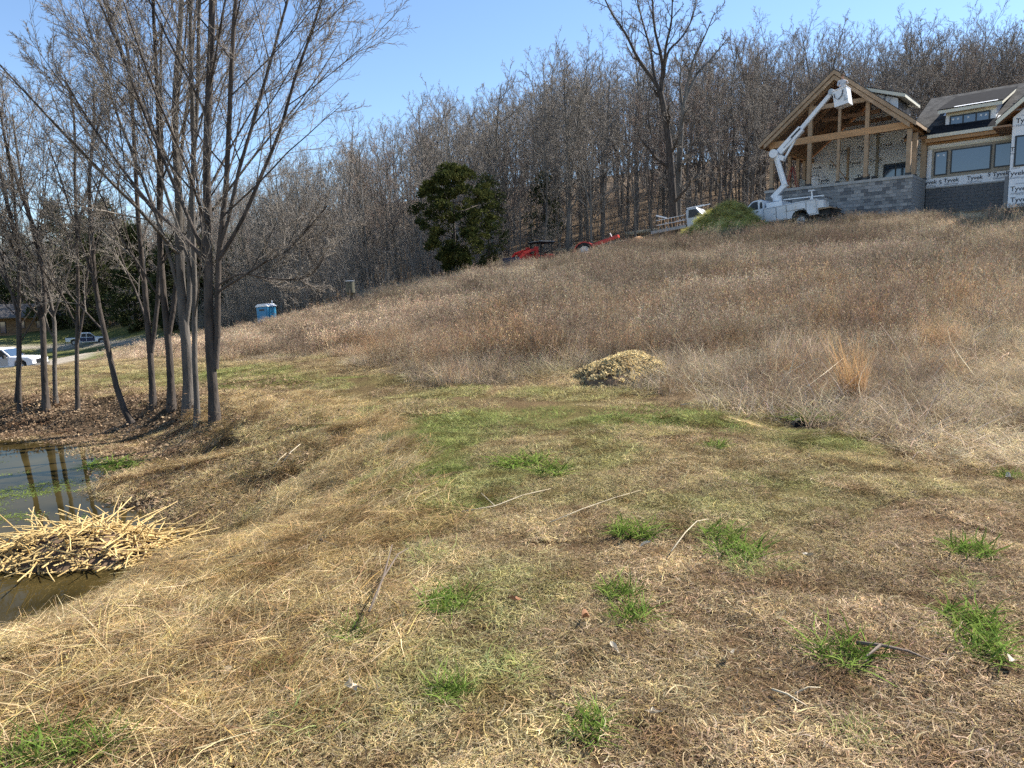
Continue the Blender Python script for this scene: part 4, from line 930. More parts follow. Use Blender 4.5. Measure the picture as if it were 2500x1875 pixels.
for r in range(5):
    for c in range(7):
        s = -8.3 + c * 1.38 + (.62 if r % 2 else 0); z = 8.4 + r * .98
        if s < -.5 and z < GA(s) - 1.1 and not (-4.0 < s < -1.7 and z < 10.4): tyv(s, 7.985, z)
tyv(-8.35, 7.985, 10.1 - .3, .9, math.pi)
for s in (.2, 1.38, 2.6): tyv(s, 3.40, 7.88, .92)
tyv(3.9, 3.40, 7.95, .92)
lt = lett(3.40)[0]
put_text(lt, 'S', .8, 3.40, 7.82, .34, .1); put_text(lt, 'S', 3.32, 3.40, 7.98, .34, -.1)
for s, z, k in [(4.98, 11.25, 1), (5.2, 10.4, 1), (6.2, 10.4, 1), (4.98, 8.9, .9), (4.9, 7.6, 1), (6.0, 7.6, 1), (5.15, 6.75, 1), (6.2, 6.8, 1), (5.2, 6.15, 1.05), (7, 11.5, 1), (8.4, 12, 1)]: tyv(s, .985, z, k)
# dormer cheeks
DF, DB = 2.2, 5.3
for sg, nm in ((1, 'right'), (-1, 'left')):
    sx = lambda s: -4.5 + sg * (s + 4.5)
    ck = MB().prism([(sx(-3.35), GA(-3.35) - .05), (sx(-1.5), GA(-1.5) - .05), (sx(-1.5), 13.02)], DF, DF + .1)
    ck.prism([(sx(-3.35), GA(-3.35) - .05), (sx(-1.5), GA(-1.5) - .05), (sx(-1.5), 13.02)], DB - .1, DB)
    dm = ck.build('porch_dormer', 'wrap', house)
    if sg == 1: dm_r = dm
    a, b = sorted((sx(-1.58), sx(-1.5)))
    MB().box(a, b, DF + .1, DB - .1, 12.2, 13.0).build('dormer_window', 'black_frame', dm)
    for k in range(3):
        a, b = sorted((sx(-1.52), sx(-1.485))); y = DF + .3 + k * .87
        MB().box(a, b, y, y + .75, 12.42, 12.9).build('dormer_pane', 'glass', dm)
    rf = MB().prism([(sx(-3.55), 14.02), (sx(-1.02), 13.14), (sx(-1.02), 12.94), (sx(-3.55), 13.82)], DF - .38, DB + .38).build('dormer_roof', 'cream', dm)
    MB().prism([(sx(-3.62), 14.085), (sx(-1.0), 13.175), (sx(-1.0), 13.145), (sx(-3.62), 14.055)], DF - .4, DB + .4).build('dormer_shingles', 'shingle', rf)
lt, lg = lett(DF - .012)
put_text(lt, 'Tyvek', -2.35, DF - .012, 12.98, .34, 1.2); put_text(lg, 'HomeWrap', -2.0, DF - .012, 12.85, .2, 1.2)
for k, pr in ((7.985, bw), (3.40, wl), (.985, rw), (DF - .012, dm_r)):
    a, b = LT[round(k, 2)]; a.build('printed_lettering', 'ink', pr); b.build('printed_small_lettering', 'ink_grey', pr)
# porch frame
def post(s, o, z0, z1, w=.24, m='timber'):
    p = MB().box(s - w / 2, s + w / 2, o - w / 2, o + w / 2, z0, z1).build('post', m, house)
    MB().box(s - w * .6, s + w * .6, o - w * .6, o + w * .6, z0, z0 + .14).build('post_base', 'black_frame', p)
    return p
post(-8.45, .15, FZ + .03, 10.72); post(-.28, .15, FZ + .03, 10.68)
for s in (-6.02, -2.62): post(s, .15, FZ + .03, 13.1)
post(-4.25, .15, FZ + .03, 12.55, .16)
post(-.2, 1.2, FZ + .03, 10.6); post(-.14, 3.25, FZ + .03, 10.6, .3)
for o in (3.4, 5.0, 6.3): post(-8.5, o, FZ + .03, 10.7, .22)
post(-5.6, 6.6, FZ + .03, 11.3, .14); post(4.46, 3.2, 7.56, 10.35, .16)
MB().box(-8.62, -.12, .02, .28, 10.72, 11.12).build('porch_beam', 'beam', house)
MB().box(-8.6, -8.4, .3, 8.0, 10.72, 11.0).build('side_beam', 'beam', house)
MB().box(-.3, -.12, .3, 3.4, 10.68, 11.0).build('side_beam', 'beam', house)
MB().box(-6.1, -2.6, .06, .24, 12.68, 12.95).build('collar_beam', 'timber', house)
for o in (3.0, 5.6): MB().box(-6.3, -2.7, o, o + .14, 12.5, 12.75).build('collar_beam', 'osb', house)
for o in (.0, 2.9, 5.5):
    for sg in (1, -1):
        MB().bar((-4.5, o + .13, 14.42), (-4.5 + sg * 4.25, o + .13, 14.42 - .82 * 4.25), .16, .26).build('rafter', 'timber' if o == 0 else 'osb', house)
MB().bar((-6.1, 4.4, 10.2), (-4.4, 4.4, 8.05), .12, .05).build('diagonal_shadow_bar', 'osb', house)  # thin plank standing in for a tree's shadow across the back wall
# porch roof, two slopes
for sg, nm in ((1, 'r'), (-1, 'l')):
    e = 4.62; a = (-4.5, 14.78); b = (-4.5 + sg * e, 14.78 - .82 * e)
    nx, nz = sg * .634 * .16, .773 * .16
    sl = MB().prism([a, b, (b[0] - nx, b[1] - nz), (a[0], a[1] - .21)], -.45, 11).build('roof_slope', 'osb', house)
    MB().prism([(a[0], a[1] + .075), (b[0] + sg * .05, b[1] + .035), (b[0] + sg * .05, b[1] + .002), (a[0], a[1] + .005)], -.5, 11).build('shingles', 'shingle', sl)
    MB().prism([(a[0], a[1] + .02), (b[0] + sg * .03, b[1] - .005), (b[0] + sg * .03 , b[1] - .27), (a[0], a[1] - .25)], -.49, -.452).build('rake_board', 'timber', sl)
    MB().prism([(a[0], a[1] - .30), (b[0] - sg * .3, b[1] + .246 - .30), (b[0] - sg * .3, b[1] + .246 - .56), (a[0], a[1] - .56)], -.43, -.36).build('rake_board', 'timber', sl)
    MB().box(min(b[0], b[0] + sg * .04), max(b[0], b[0] + sg * .04), -.45, 11, b[1] - .2, b[1] - .01).build('fascia', 'timber', sl)
# main roof behind
RS = .53
def rz(o): return 10.62 + (o - 2.75) * RS
mr = MB().prism([(2.75, 10.62), (9.5, rz(9.5)), (16.2, 10.62), (16.2, 10.45), (9.5, rz(9.5) - .2), (2.75, 10.45)], -1.2, 13.5, 'x').build('main_roof', 'osb', house)
MB().prism([(2.7, rz(2.7) + .05), (9.5, rz(9.5) + .06), (9.5, rz(9.5) + .005), (2.7, rz(2.7) + .005)], -1.2, 13.5, 'x').build('shingles', 'shingle', mr)
MB().box(.1, 4.2, 2.66, 2.745, 10.42, 10.62).build('fascia', 'cream', mr)
MB().prism([(2.72, rz(2.72) + .065), (4.0, rz(4.0) + .065), (4.0, rz(4.0) + .058), (2.72, rz(2.72) + .058)], .15, 1.35, 'x').build('roofing_felt', 'felt', mr)
MB().prism([(2.72, rz(2.72) + .064), (3.75, rz(3.75) + .064), (3.75, rz(3.75) + .056), (2.72, rz(2.72) + .056)], 1.35, 3.9, 'x').build('roofing_felt', 'felt', mr)
MB().box(-.1, 4.6, 2.8, 3.4, 10.36, 10.42).build('soffit', 'beam', house); MB().box(0, 4.6, 3.2, 3.42, 10.12, 10.36).build('eave_beam', 'beam', house)
MB().box(.0, 4.6, 2.78, 2.9, 10.2, 10.44).build('eave_beam', 'beam', house)
# picture windows of the recessed wing
MB().box(.28, 4.5, 3.38, 3.43, 8.12, 9.86).build('window_surround', 'taupe', house)
MB().box(.1, 4.55, 3.36, 3.43, 9.86, 9.96).build('window_head_trim', 'cream', house)
def window(s0, s1, z0, z1, o, panes=1, fr=.07, parent=house, stickers=0, name='window'):
    w = MB()
    w.box(s0, s1, o - .05, o, z0, z0 + fr).box(s0, s1, o - .05, o, z1 - fr, z1).box(s0, s0 + fr, o - .05, o, z0 + fr, z1 - fr).box(s1 - fr, s1, o - .05, o, z0 + fr, z1 - fr)
    d = (s1 - s0 - fr) / panes
    for k in range(1, panes): w.box(s0 + k * d, s0 + k * d + fr, o - .05, o, z0 + fr, z1 - fr)
    f = w.build(name, 'black_frame', parent)
    for k in range(panes):
        MB().box(s0 + k * d + fr, s0 + (k + 1) * d, o - .03, o - .012, z0 + fr, z1 - fr).build('pane', 'glass', f)
    for k in range(stickers):
        a = s0 + fr + (s1 - s0 - 2 * fr) * (k + .3) / stickers; MB().box(a, a + .1, o - .037, o - .031, z1 - fr - .22, z1 - fr - .12).build('sticker', 'white_trim', f)
    return f
window(.42, 1.14, 8.24, 9.68, 3.38, stickers=2); window(1.3, 3.38, 8.28, 9.70, 3.38); window(3.52, 4.38, 8.34, 9.70, 3.38)
window(-3.65, -2.05, 8.7, 10.0, 8.0, 2, .09)
window(4.78, 6.25, 7.95, 9.62, 1.0, 1, .09, stickers=1); window(8, 10, 7.95, 9.62, 1.0, 2, .09)
MB().box(-4.15, -3.98, 7.9, 7.99, 8.03, 12.2).build('dark_strip_trim', 'taupe', house)  # vertical strip of trim, darker than the back wall
# right gable roof
for sg in (1, -1):
    e = 4.7; a = (8.6, 14.6); b = (8.6 + sg * e, 14.55 - .86 * e)
    sl = MB().prism([a, b, (b[0], b[1] - .2), (a[0], a[1] - .25)], .55, 10).build('roof_slope', 'osb', house)
    MB().prism([(a[0], a[1] + .06), (b[0] + sg * .04, b[1] + .025), (b[0] + sg * .04, b[1] + .003), (a[0], a[1] + .005)], .5, 10).build('shingles', 'shingle', sl)
    MB().prism([(a[0], a[1] + .01), (b[0], b[1]), (b[0], b[1] - .26), (a[0], a[1] - .28)], .50, .548).build('rake_board', 'cream', sl)
MB().box(3.75, 4.6, .6, 3.3, 10.12, 10.22).build('soffit', 'osb', house)
MB().box(4.42, 4.6, .98, 1.12, 5.7, 7.5).build('grey_corner_strip', 'mortar', house)  # tall narrow grey strip at the left edge of the gable wall
# shed dormer on the main roof
sd_ = MB().box(.8, 3.4, 3.95, 4.1, 10.95, 12.05).build('shed_dormer', 'white_trim', house)
for a in (.8, 3.28): MB().prism([(4.0, 11.0), (8.2, rz(8.2)), (4.0, 12.1)], a, a + .12, 'x').build('dormer_cheek', 'wrap', sd_)
MB().box(.86, 3.36, 3.90, 3.948, 11.82, 12.05).build('dormer_head_trim', 'cream', sd_)
window(1.02, 3.12, 11.14, 11.80, 3.95, 3, .08, sd_, 0)
for k, a in enumerate((1.16, 1.42, 1.95, 2.6, 2.86)): MB().box(a, a + .1, 3.906, 3.912, 11.52, 11.62).build('sticker', 'white_trim', sd_)
MB().box(1.0, 3.2, 3.88, 3.948, 11.03, 11.12).build('dormer_sill', 'white_trim', sd_)
dr = MB().prism([(3.45, 12.14), (8.8, 13.9), (8.8, 13.72), (3.45, 11.94)], .45, 3.75, 'x').build('dormer_roof', 'cream', sd_)
MB().prism([(3.42, 12.19), (8.8, 13.96), (8.8, 13.905), (3.42, 12.146)], .42, 3.78, 'x').build('dormer_shingles', 'felt', dr)
MB().prism([(3.44, 12.205), (3.75, 12.305), (3.75, 12.30), (3.44, 12.2)], 1.3, 3.5, 'x').build('drip_edge', 'white_trim', dr)
MB().prism([(3.2, rz(3.2) + .08), (4.2, rz(4.2) + .08), (4.2, rz(4.2) + .07), (3.2, rz(3.2) + .07)], 3.5, 4.15, 'x').build('flashing_strip', 'white_trim', mr)
MB().prism([(5.6, rz(5.6) + .08), (6.3, rz(6.3) + .08), (6.3, rz(6.3) + .07), (5.6, rz(5.6) + .07)], .35, .8, 'x').build('flashing_strip', 'white_trim', mr)
# low wrapped stair wall seen past the porch's left end
MB().prism([(-9.9, 7.6), (-8.95, 7.6), (-8.95, 8.6), (-9.35, 8.45)], 3.2, 5.6).build('stair_wall', 'wrap', house)
MB().box(-10, -8.95, 3.0, 9, 5.3, 7.6).build('stair_base', 'block_a', house)
MB().box(-8.46, -8.38, 5.1, 6.2, 8.03, 9.3).build('wrapped_panel', 'wrap', house); MB().box(-8.46, -8.38, 6.45, 7.1, 8.03, 9.3).build('wrapped_panel', 'wrap', house)
# loose things on the porch
lad = empty('step_ladder', hw(-8.0, 2.6, 8.03), HROT); tag(lad, 'red step ladder standing open on the porch behind the corner post', 'ladder')
for x0, x1 in ((-.45, -.05), (.45, .05)):
    for y in (-.2, .2): MB().bar((x0, y, 0), (x1, y * .7, 1.75), .05, .03).build('rail', 'red_dull', lad)
for k in range(5):
    t = (k + 1) / 6; MB().bar((-.45 + .4 * t, -.2 + .06 * t, 1.75 * t), (-.45 + .4 * t, .2 - .06 * t, 1.75 * t), .07, .03).build('step', 'red_dull', lad)
bag = empty('tool_bag', hw(-2.75, .12, 8.03), HROT); tag(bag, 'black tool bag lying on the porch wall by the fourth post', 'bag')
MB().prism([(-.5, 0), (.35, 0), (.38, .16), (.2, .24), (-.2, .19), (-.5, .15)], -.09, .09).build('body', 'black_rubber', bag, bevel=.02); MB().tube([(-.1, 0, .2), (0, 0, .33), (.12, 0, .22)], .02, 6).build('handle', 'black_rubber', bag)
bag2 = empty('tool_case', hw(-2.1, .12, 8.03), HROT); tag(bag2, 'small black case on the porch wall right of the tool bag', 'case')
MB().box(-.16, .16, -.08, .08, 0, .17).build('body', 'black_rubber', bag2, bevel=.015); MB().tube([(-.06, 0, .17), (0, 0, .22), (.06, 0, .17)], .012, 6).build('handle', 'black_rubber', bag2)

# ------------------------------------------------------------------ wheels and vehicles
def wheel(parent, x, y, r, w, rim='steel', z=None, name='wheel'):
    z = r if z is None else z; n = 28
    def lathe(prof, m, nm, par):
        mb = MB()
        for (ra, ya) in prof:
            mb.v += [(x + math.cos(k * 2 * math.pi / n) * ra, y + ya, z + math.sin(k * 2 * math.pi / n) * ra) for k in range(n)]
        for i in range(len(prof) - 1):
            for k in range(n): mb.f.append((i * n + k, i * n + (k + 1) % n, (i + 1) * n + (k + 1) % n, (i + 1) * n + k))
        return mb.build(nm, m, par, smooth=True)
    t = lathe([(r * .62, -w * .42), (r * .86, -w * .5), (r * .97, -w * .42), (r, -w * .25), (r, w * .25), (r * .97, w * .42), (r * .86, w * .5), (r * .62, w * .42), (r * .62, -w * .42)], 'black_rubber', name, parent)
    lathe([(.001, -w * .2), (r * .2, -w * .3), (r * .3, -w * .16), (r * .5, -w * .12), (r * .6, -w * .38), (r * .63, -w * .36), (r * .6, w * .3), (.001, w * .25)], rim, 'rim', t)
    return t
def pl(parent, name, m, y, poly, th=.012, bevel=0):
    return MB().prism(poly, y - th, y).build(name, m, parent, bevel)
bt = empty('bucket_truck', hw(-5.17, -2.3, 5.2), rot=(0, -.087, HROT))
tag(bt, 'white bucket truck parked nose down before the porch with its boom raised', 'truck')
Y0, Y1 = -1.1, 1.1
# cab: lower body, greenhouse
cabp = [(-2.3, .55), (-2.3, 2.02), (-2.42, 2.12), (-2.9, 2.1), (-3.05, 2.02), (-3.62, 1.55), (-4.75, 1.36), (-4.98, 1.2), (-5.02, .6), (-4.65, .55), (-4.6, .85), (-4.2, 1.0), (-3.85, .85), (-3.78, .55)]
cab = MB().prism(cabp, Y0 + .12, Y1 - .12).build('cab', 'white_paint', bt, bevel=.05)
for y, sgn in ((Y0 + .12, -1), (Y1 - .12, 1)):
    yo = y + sgn * .006
    d = MB().prism([(-2.55, .68), (-2.55, 1.5), (-3.5, 1.5), (-3.62, 1.4), (-3.62, .68)], min(y, yo), max(y, yo)).build('door', 'white_paint', bt)
    yo2 = y + sgn * .014
    MB().prism([(-2.62, 1.54), (-2.62, 2.02), (-2.88, 2.02), (-3.03, 1.94), (-3.5, 1.54)], min(y, yo2), max(y, yo2)).build('side_window', 'black_frame', d)
    yo3 = y + sgn * .04
    MB().box(-2.76, -2.62, min(y, yo3), max(y, yo3), 1.38, 1.43).build('door_handle', 'black_frame', d)
    MB().prism([(-2.33, 1.55), (-2.33, 1.92), (-2.43, 1.95), (-2.5, 1.85), (-2.5, 1.55)], min(y, yo2), max(y, yo2)).build('quarter_window', 'black_frame', cab)
    mr_ = MB(); ya, yb = sorted((y + sgn * .1, y + sgn * .28)); mr_.box(-3.55, -3.43, ya, yb, 1.45, 1.8).bar((-3.48, y, 1.5), (-3.48, y + sgn * .12, 1.52), .04); mr_.build('mirror', 'black_rubber', bt)
MB().prism([(-3.07, 2.0), (-3.6, 1.57), (-3.62, 1.58), (-3.09, 2.02)], Y0 + .28, Y1 - .28).build('windshield', 'glass', bt)
# service body with compartment doors
sb = MB().prism([(-2.25, .6), (-2.25, 1.52), (1.0, 1.52), (1.0, .6), (.5, .6), (.46, .85), (.3, 1.0), (-.3, 1.0), (-.46, .85), (-.52, .6)], Y0, Y1).build('service_body', 'white_dusty', bt, bevel=.015)
MB().box(-2.2, .95, Y0 + .45, Y1 - .45, 1.521, 1.54).build('bed_floor', 'steel', bt)
for (a, b, z0, z1) in [(-2.2, -1.48, .66, 1.44), (-1.42, -.84, .66, 1.44), (-.8, .33, 1.08, 1.44), (.4, .94, .68, 1.46)]:
    dd = MB().box(a, b, Y0 - .022, Y0 - .002, z0, z1).build('compartment_door', 'white_dusty', sb, bevel=.008)
    MB().box((a + b) / 2 - .03 if b - a > .8 else b - .14, (a + b) / 2 + .03 if b - a > .8 else b - .06, Y0 - .034, Y0 - .022, (z0 + z1) / 2 - .04, (z0 + z1) / 2 + .04).build('latch', 'steel', dd)
    fr = MB()
    for q in ((a - .02, a - .004, z0 - .02, z1 + .02), (b + .004, b + .02, z0 - .02, z1 + .02)): fr.box(q[0], q[1], Y0 - .004, Y0 - .001, q[2], q[3])
    fr.box(a - .02, b + .02, Y0 - .004, Y0 - .001, z1 + .004, z1 + .02).box(a - .02, b + .02, Y0 - .004, Y0 - .001, z0 - .02, z0 - .004); fr.build('door_gap', 'black_frame', dd)
MB().tube([(.2, Y0 - .02, 1.03), (.2, Y0 - .002, 1.03)], .05, 12).build('fuel_cap', 'black_frame', sb)
fl_ = MB(); 
for k in range(13):
    a0, a1 = math.pi * k / 13, math.pi * (k + 1) / 13
    fl_.bar((math.cos(a0) * .5, Y0 - .02, .48 + math.sin(a0) * .54), (math.cos(a1) * .5, Y0 - .02, .48 + math.sin(a1) * .54), .05, .04)
fl_.build('wheel_arch', 'black_rubber', sb)
MB().box(1.0, 1.75, Y0 + .1, Y1 - .1, .86, .93).build('rear_deck', 'timber', bt)
MB().box(1.0, 1.6, Y0 + .3, Y1 - .3, .5, .84).build('rear_frame', 'black_rubber', bt); MB().box(-4.6, 1.0, -.45, .45, .42, .6).build('chassis', 'black_rubber', bt)
hb = MB().bar((1.7, -.5, .75), (2.15, -.5, .62), .1).bar((1.7, .3, .7), (2.1, .3, .45), .1).tube([(1.95, -.7, .9), (2.05, -.6, .75), (2.1, -.3, .65)], .03, 6); hb.build('hitch', 'black_rubber', bt)
MB().box(.98, 1.35, Y0 + .05, Y0 + .5, .95, 1.4).build('rear_locker', 'white_dusty', bt, bevel=.02)
MB().box(-2.2, -1.2, -.75, .75, 1.54, 1.85).build('pedestal_box', 'white_paint', bt, bevel=.03)
rest_ = MB().bar((.65, -.8, 1.52), (.65, -.8, 2.05), .07).box(.48, .82, -.9, -.7, 2.05, 2.1).bar((.65, -.8, 1.75), (.5, -.8, 1.52), .05); rest_.build('boom_rest', 'white_paint', bt)
MB().bar((-1.1, -.7, 1.87), (1.3, -.7, 1.68), .06).build('hand_rail', 'white_paint', bt); MB().box(1.2, 1.35, -.8, .8, 1.6, 1.66).build('light_bar', 'steel', bt)
for xx, sg in ((0, 1), (-4.22, 1)):
    for y in (Y0 + .17, Y1 - .17): wheel(bt, xx, y, .42, .26)
for y in (Y0 + .35, Y1 - .35): MB().box(-5.03, -4.97, y - .14, y + .14, .95, 1.15).build('headlight', 'white_trim', bt)
MB().box(-5.05, -4.98, -.5, .5, .75, 1.15).build('grille', 'black_frame', bt); MB().box(-5.12, -4.95, -1.0, 1.0, .45, .62).build('front_bumper', 'steel', bt)
# the boom is laid out in the house frame and hung on the truck
_inv = (Matrix.Translation(Vector(bt.location)) @ Euler(bt.rotation_euler).to_matrix().to_4x4()).inverted()
def tl(s, o, z): return tuple(_inv @ Vector(hw(s, o, z)))
o0 = -2.25
MB().tube([tl(-7.1, o0, 7.0), tl(-7.1, o0, 7.32)], .28, 16).build('turret', 'white_paint', bt, smooth=False)
MB().bar(tl(-7.4, o0, 7.22), tl(-6.55, o0, 8.02), .34, .30).build('base_arm', 'white_paint', bt, bevel=.03)
la = MB().bar(tl(-6.55, o0 - .16, 7.95), tl(-7.2, o0 - .16, 9.95), .16, .2).bar(tl(-6.8, o0 + .16, 7.9), tl(-7.4, o0 + .16, 9.8), .14, .16); la.build('lower_boom', 'white_paint', bt, bevel=.015)
MB().tube([tl(-7.32, o0 - .34, 9.92), tl(-7.32, o0 + .34, 9.92)], .26, 16).build('elbow', 'white_paint', bt)
MB().bar(tl(-7.2, o0, 9.75), tl(-6.7, o0, 9.55), .4, .3).build('elbow_housing', 'white_paint', bt, bevel=.03)
MB().bar(tl(-7.05, o0, 9.98), tl(-5.72, o0, 11.22), .3, .42).build('boom_sleeve', 'white_paint', bt, bevel=.02)
MB().bar(tl(-6.3, o0 - .16, 10.72), tl(-5.75, o0 - .16, 11.22), .02, .1).build('boom_mark', 'black_frame', bt)
MB().bar(tl(-6.75, o0 - .16, 10.2), tl(-6.2, o0 - .16, 10.72), .012, .05).build('boom_lettering', 'ink_grey', bt)
MB().bar(tl(-5.75, o0, 11.2), tl(-3.98, o0, 13.02), .2, .24).build('upper_boom', 'white_paint', bt, bevel=.02)
MB().bar(tl(-6.72, o0, 9.55), tl(-6.1, o0, 10.6), .12, .12).build('boom_cylinder', 'white_paint', bt)
MB().tube([tl(-4.0, o0 - .2, 13.02), tl(-4.0, o0 + .2, 13.02)], .17, 12).build('boom_tip', 'steel', bt)
MB().bar(tl(-4.0, o0, 12.98), tl(-3.65, o0, 12.75), .25, .18).build('bucket_bracket', 'white_paint', bt)
bk = MB()
cn = [(-3.85, 12.95), (-3.1, 13.12), (-2.93, 12.16), (-3.7, 12.03)]
for y, k in ((-.42, 0), (.42, 1)): bk.add([tl(s, o0 + y, z) for s, z in cn] + [tl(s, o0 + y + (.03 if k == 0 else -.03), z) for s, z in cn], [(0, 1, 2, 3), (7, 6, 5, 4), (0, 4, 5, 1), (1, 5, 6, 2), (2, 6, 7, 3), (3, 7, 4, 0)])
for a, b in ((0, 3), (1, 2)):
    q = [tl(cn[a][0], o0 - .42, cn[a][1]), tl(cn[a][0], o0 + .42, cn[a][1]), tl(cn[b][0], o0 + .42, cn[b][1]), tl(cn[b][0], o0 - .42, cn[b][1])]; bk.add(q, [(0, 1, 2, 3)])
bk.add([tl(-3.7, o0 - .42, 12.03), tl(-2.93, o0 - .42, 12.16), tl(-2.93, o0 + .42, 12.16), tl(-3.7, o0 + .42, 12.03)], [(0, 1, 2, 3)])
bko = bk.build('bucket', 'white_paint', bt)
rim_ = MB().tube([tl(-3.85, o0 - .44, 12.95), tl(-3.1, o0 - .44, 13.12), tl(-3.1, o0 + .44, 13.12), tl(-3.85, o0 + .44, 12.95), tl(-3.85, o0 - .44, 12.95)], .035, 6); rim_.build('bucket_rim', 'white_paint', bko)
MB().tube([tl(-3.75, o0 - .46, 12.8), tl(-3.68, o0 - .5, 12.55), tl(-3.5, o0 - .5, 12.42), tl(-3.3, o0 - .48, 12.6), tl(-3.25, o0 - .46, 12.95)], .025, 6).build('hose', 'black_rubber', bko)
put = MB().box(0, 0, 0, 0, 0, 0)
st_ = MB().add([tl(-3.22, o0 - .436, 12.62), tl(-3.14, o0 - .436, 12.63), tl(-3.1, o0 - .436, 12.4), tl(-2.98, o0 - .436, 12.42), tl(-2.98, o0 - .436, 12.33), tl(-3.17, o0 - .436, 12.3)], [(0, 1, 2, 5), (2, 3, 4, 5)]); st_.build('bucket_mark', 'steel', bko)

# person in the bucket
def person(name, label, chains, heads, loc, rz, cloth):
    """continuous body: skin-modifier figure evaluated to one mesh"""
    t = empty(name, loc, rz); tag(t, label, 'person')
    V, E, RR = [], [], []
    for ch in chains:
        prev = None
        for p, r in ch:
            if isinstance(p, int): i = p
            else: V.append(p); RR.append(r); i = len(V) - 1
            if prev is not None: E.append((prev, i))
            prev = i
    me = bpy.data.meshes.new(name); me.from_pydata(V, E, []); o = bpy.data.objects.new(name + '_tmp', me); COL.objects.link(o)
    o.modifiers.new('skin', 'SKIN'); sv = me.skin_vertices[0].data
    for i, r in enumerate(RR): sv[i].radius = (r, r)
    sv[0].use_root = True
    ss = o.modifiers.new('sub', 'SUBSURF'); ss.levels = 2; ss.render_levels = 2
    dg = bpy.context.evaluated_depsgraph_get(); m2 = bpy.data.meshes.new_from_object(o.evaluated_get(dg)); bpy.data.objects.remove(o)
    m2.materials.clear()
    for m in cloth: m2.materials.append(M[m])
    for p in m2.polygons:
        z = p.center[2]; x, y = p.center[0], p.center[1]; p.use_smooth = True
        p.material_index = heads(x, y, z)
    b = link('body', m2, t); return t
# standing, right arm raised to the ridge beam, left hand on the bucket rim
ch = [[((0, 0, .95), .15), ((0, 0, 1.15), .15), ((0, 0, 1.38), .17), ((0, 0, 1.5), .075), ((0.0, 0, 1.58), .07), ((0, -.02, 1.66), .1), ((0, -.01, 1.76), .075)],
      [(0, 0), ((.1, 0, .88), .11), ((.11, .02, .5), .075), ((.11, .03, .1), .05), ((.11, -.1, .04), .045)], [(0, 0), ((-.1, 0, .88), .11), ((-.11, .02, .5), .075), ((-.11, .03, .1), .05), ((-.11, -.1, .04), .045)],
      [(2, 0), ((.19, 0, 1.42), .065), ((.29, -.1, 1.24), .048), ((.2, -.3, 1.3), .035), ((.17, -.37, 1.33), .03)], [(2, 0), ((-.19, 0, 1.42), .065), ((-.27, -.1, 1.2), .048), ((-.18, -.3, 1.1), .035), ((-.15, -.36, 1.1), .03)]]
px_ = person('person', 'person in a pale shirt standing in the raised bucket under the gable peak', ch,
             lambda x, y, z: 0 if (z > 1.5 and abs(x) < .15) or (z > 1.74) or (y < -.27) else (1 if z > .95 else 2), hw(-3.42, -2.3, 12.1), HROT + .4, ('skin', 'shirt', 'denim'))
hr = MB(); 
for i in range(5):
    a = i / 4 * 1.57; rr = .115 * math.cos(a); hr.v += [(math.cos(k * .5236) * rr, -.005 + math.sin(k * .5236) * rr, 1.72 + math.sin(a) * .12) for k in range(12)]
for i in range(4):
    for k in range(12): hr.f.append((i * 12 + k, i * 12 + (k + 1) % 12, (i + 1) * 12 + (k + 1) % 12, (i + 1) * 12 + k))
hr.build('hair', 'hair', px_, smooth=True)
fc = MB().tube([(0, -.11, 1.66), (0, -.15, 1.64)], [.02, .012], 6); fc.build('nose', 'skin', px_)
MB().box(-.05, -.03, -.118, -.1, 1.675, 1.685).build('eye', 'black_frame', px_); MB().box(.03, .05, -.118, -.1, 1.675, 1.685).build('eye', 'black_frame', px_)

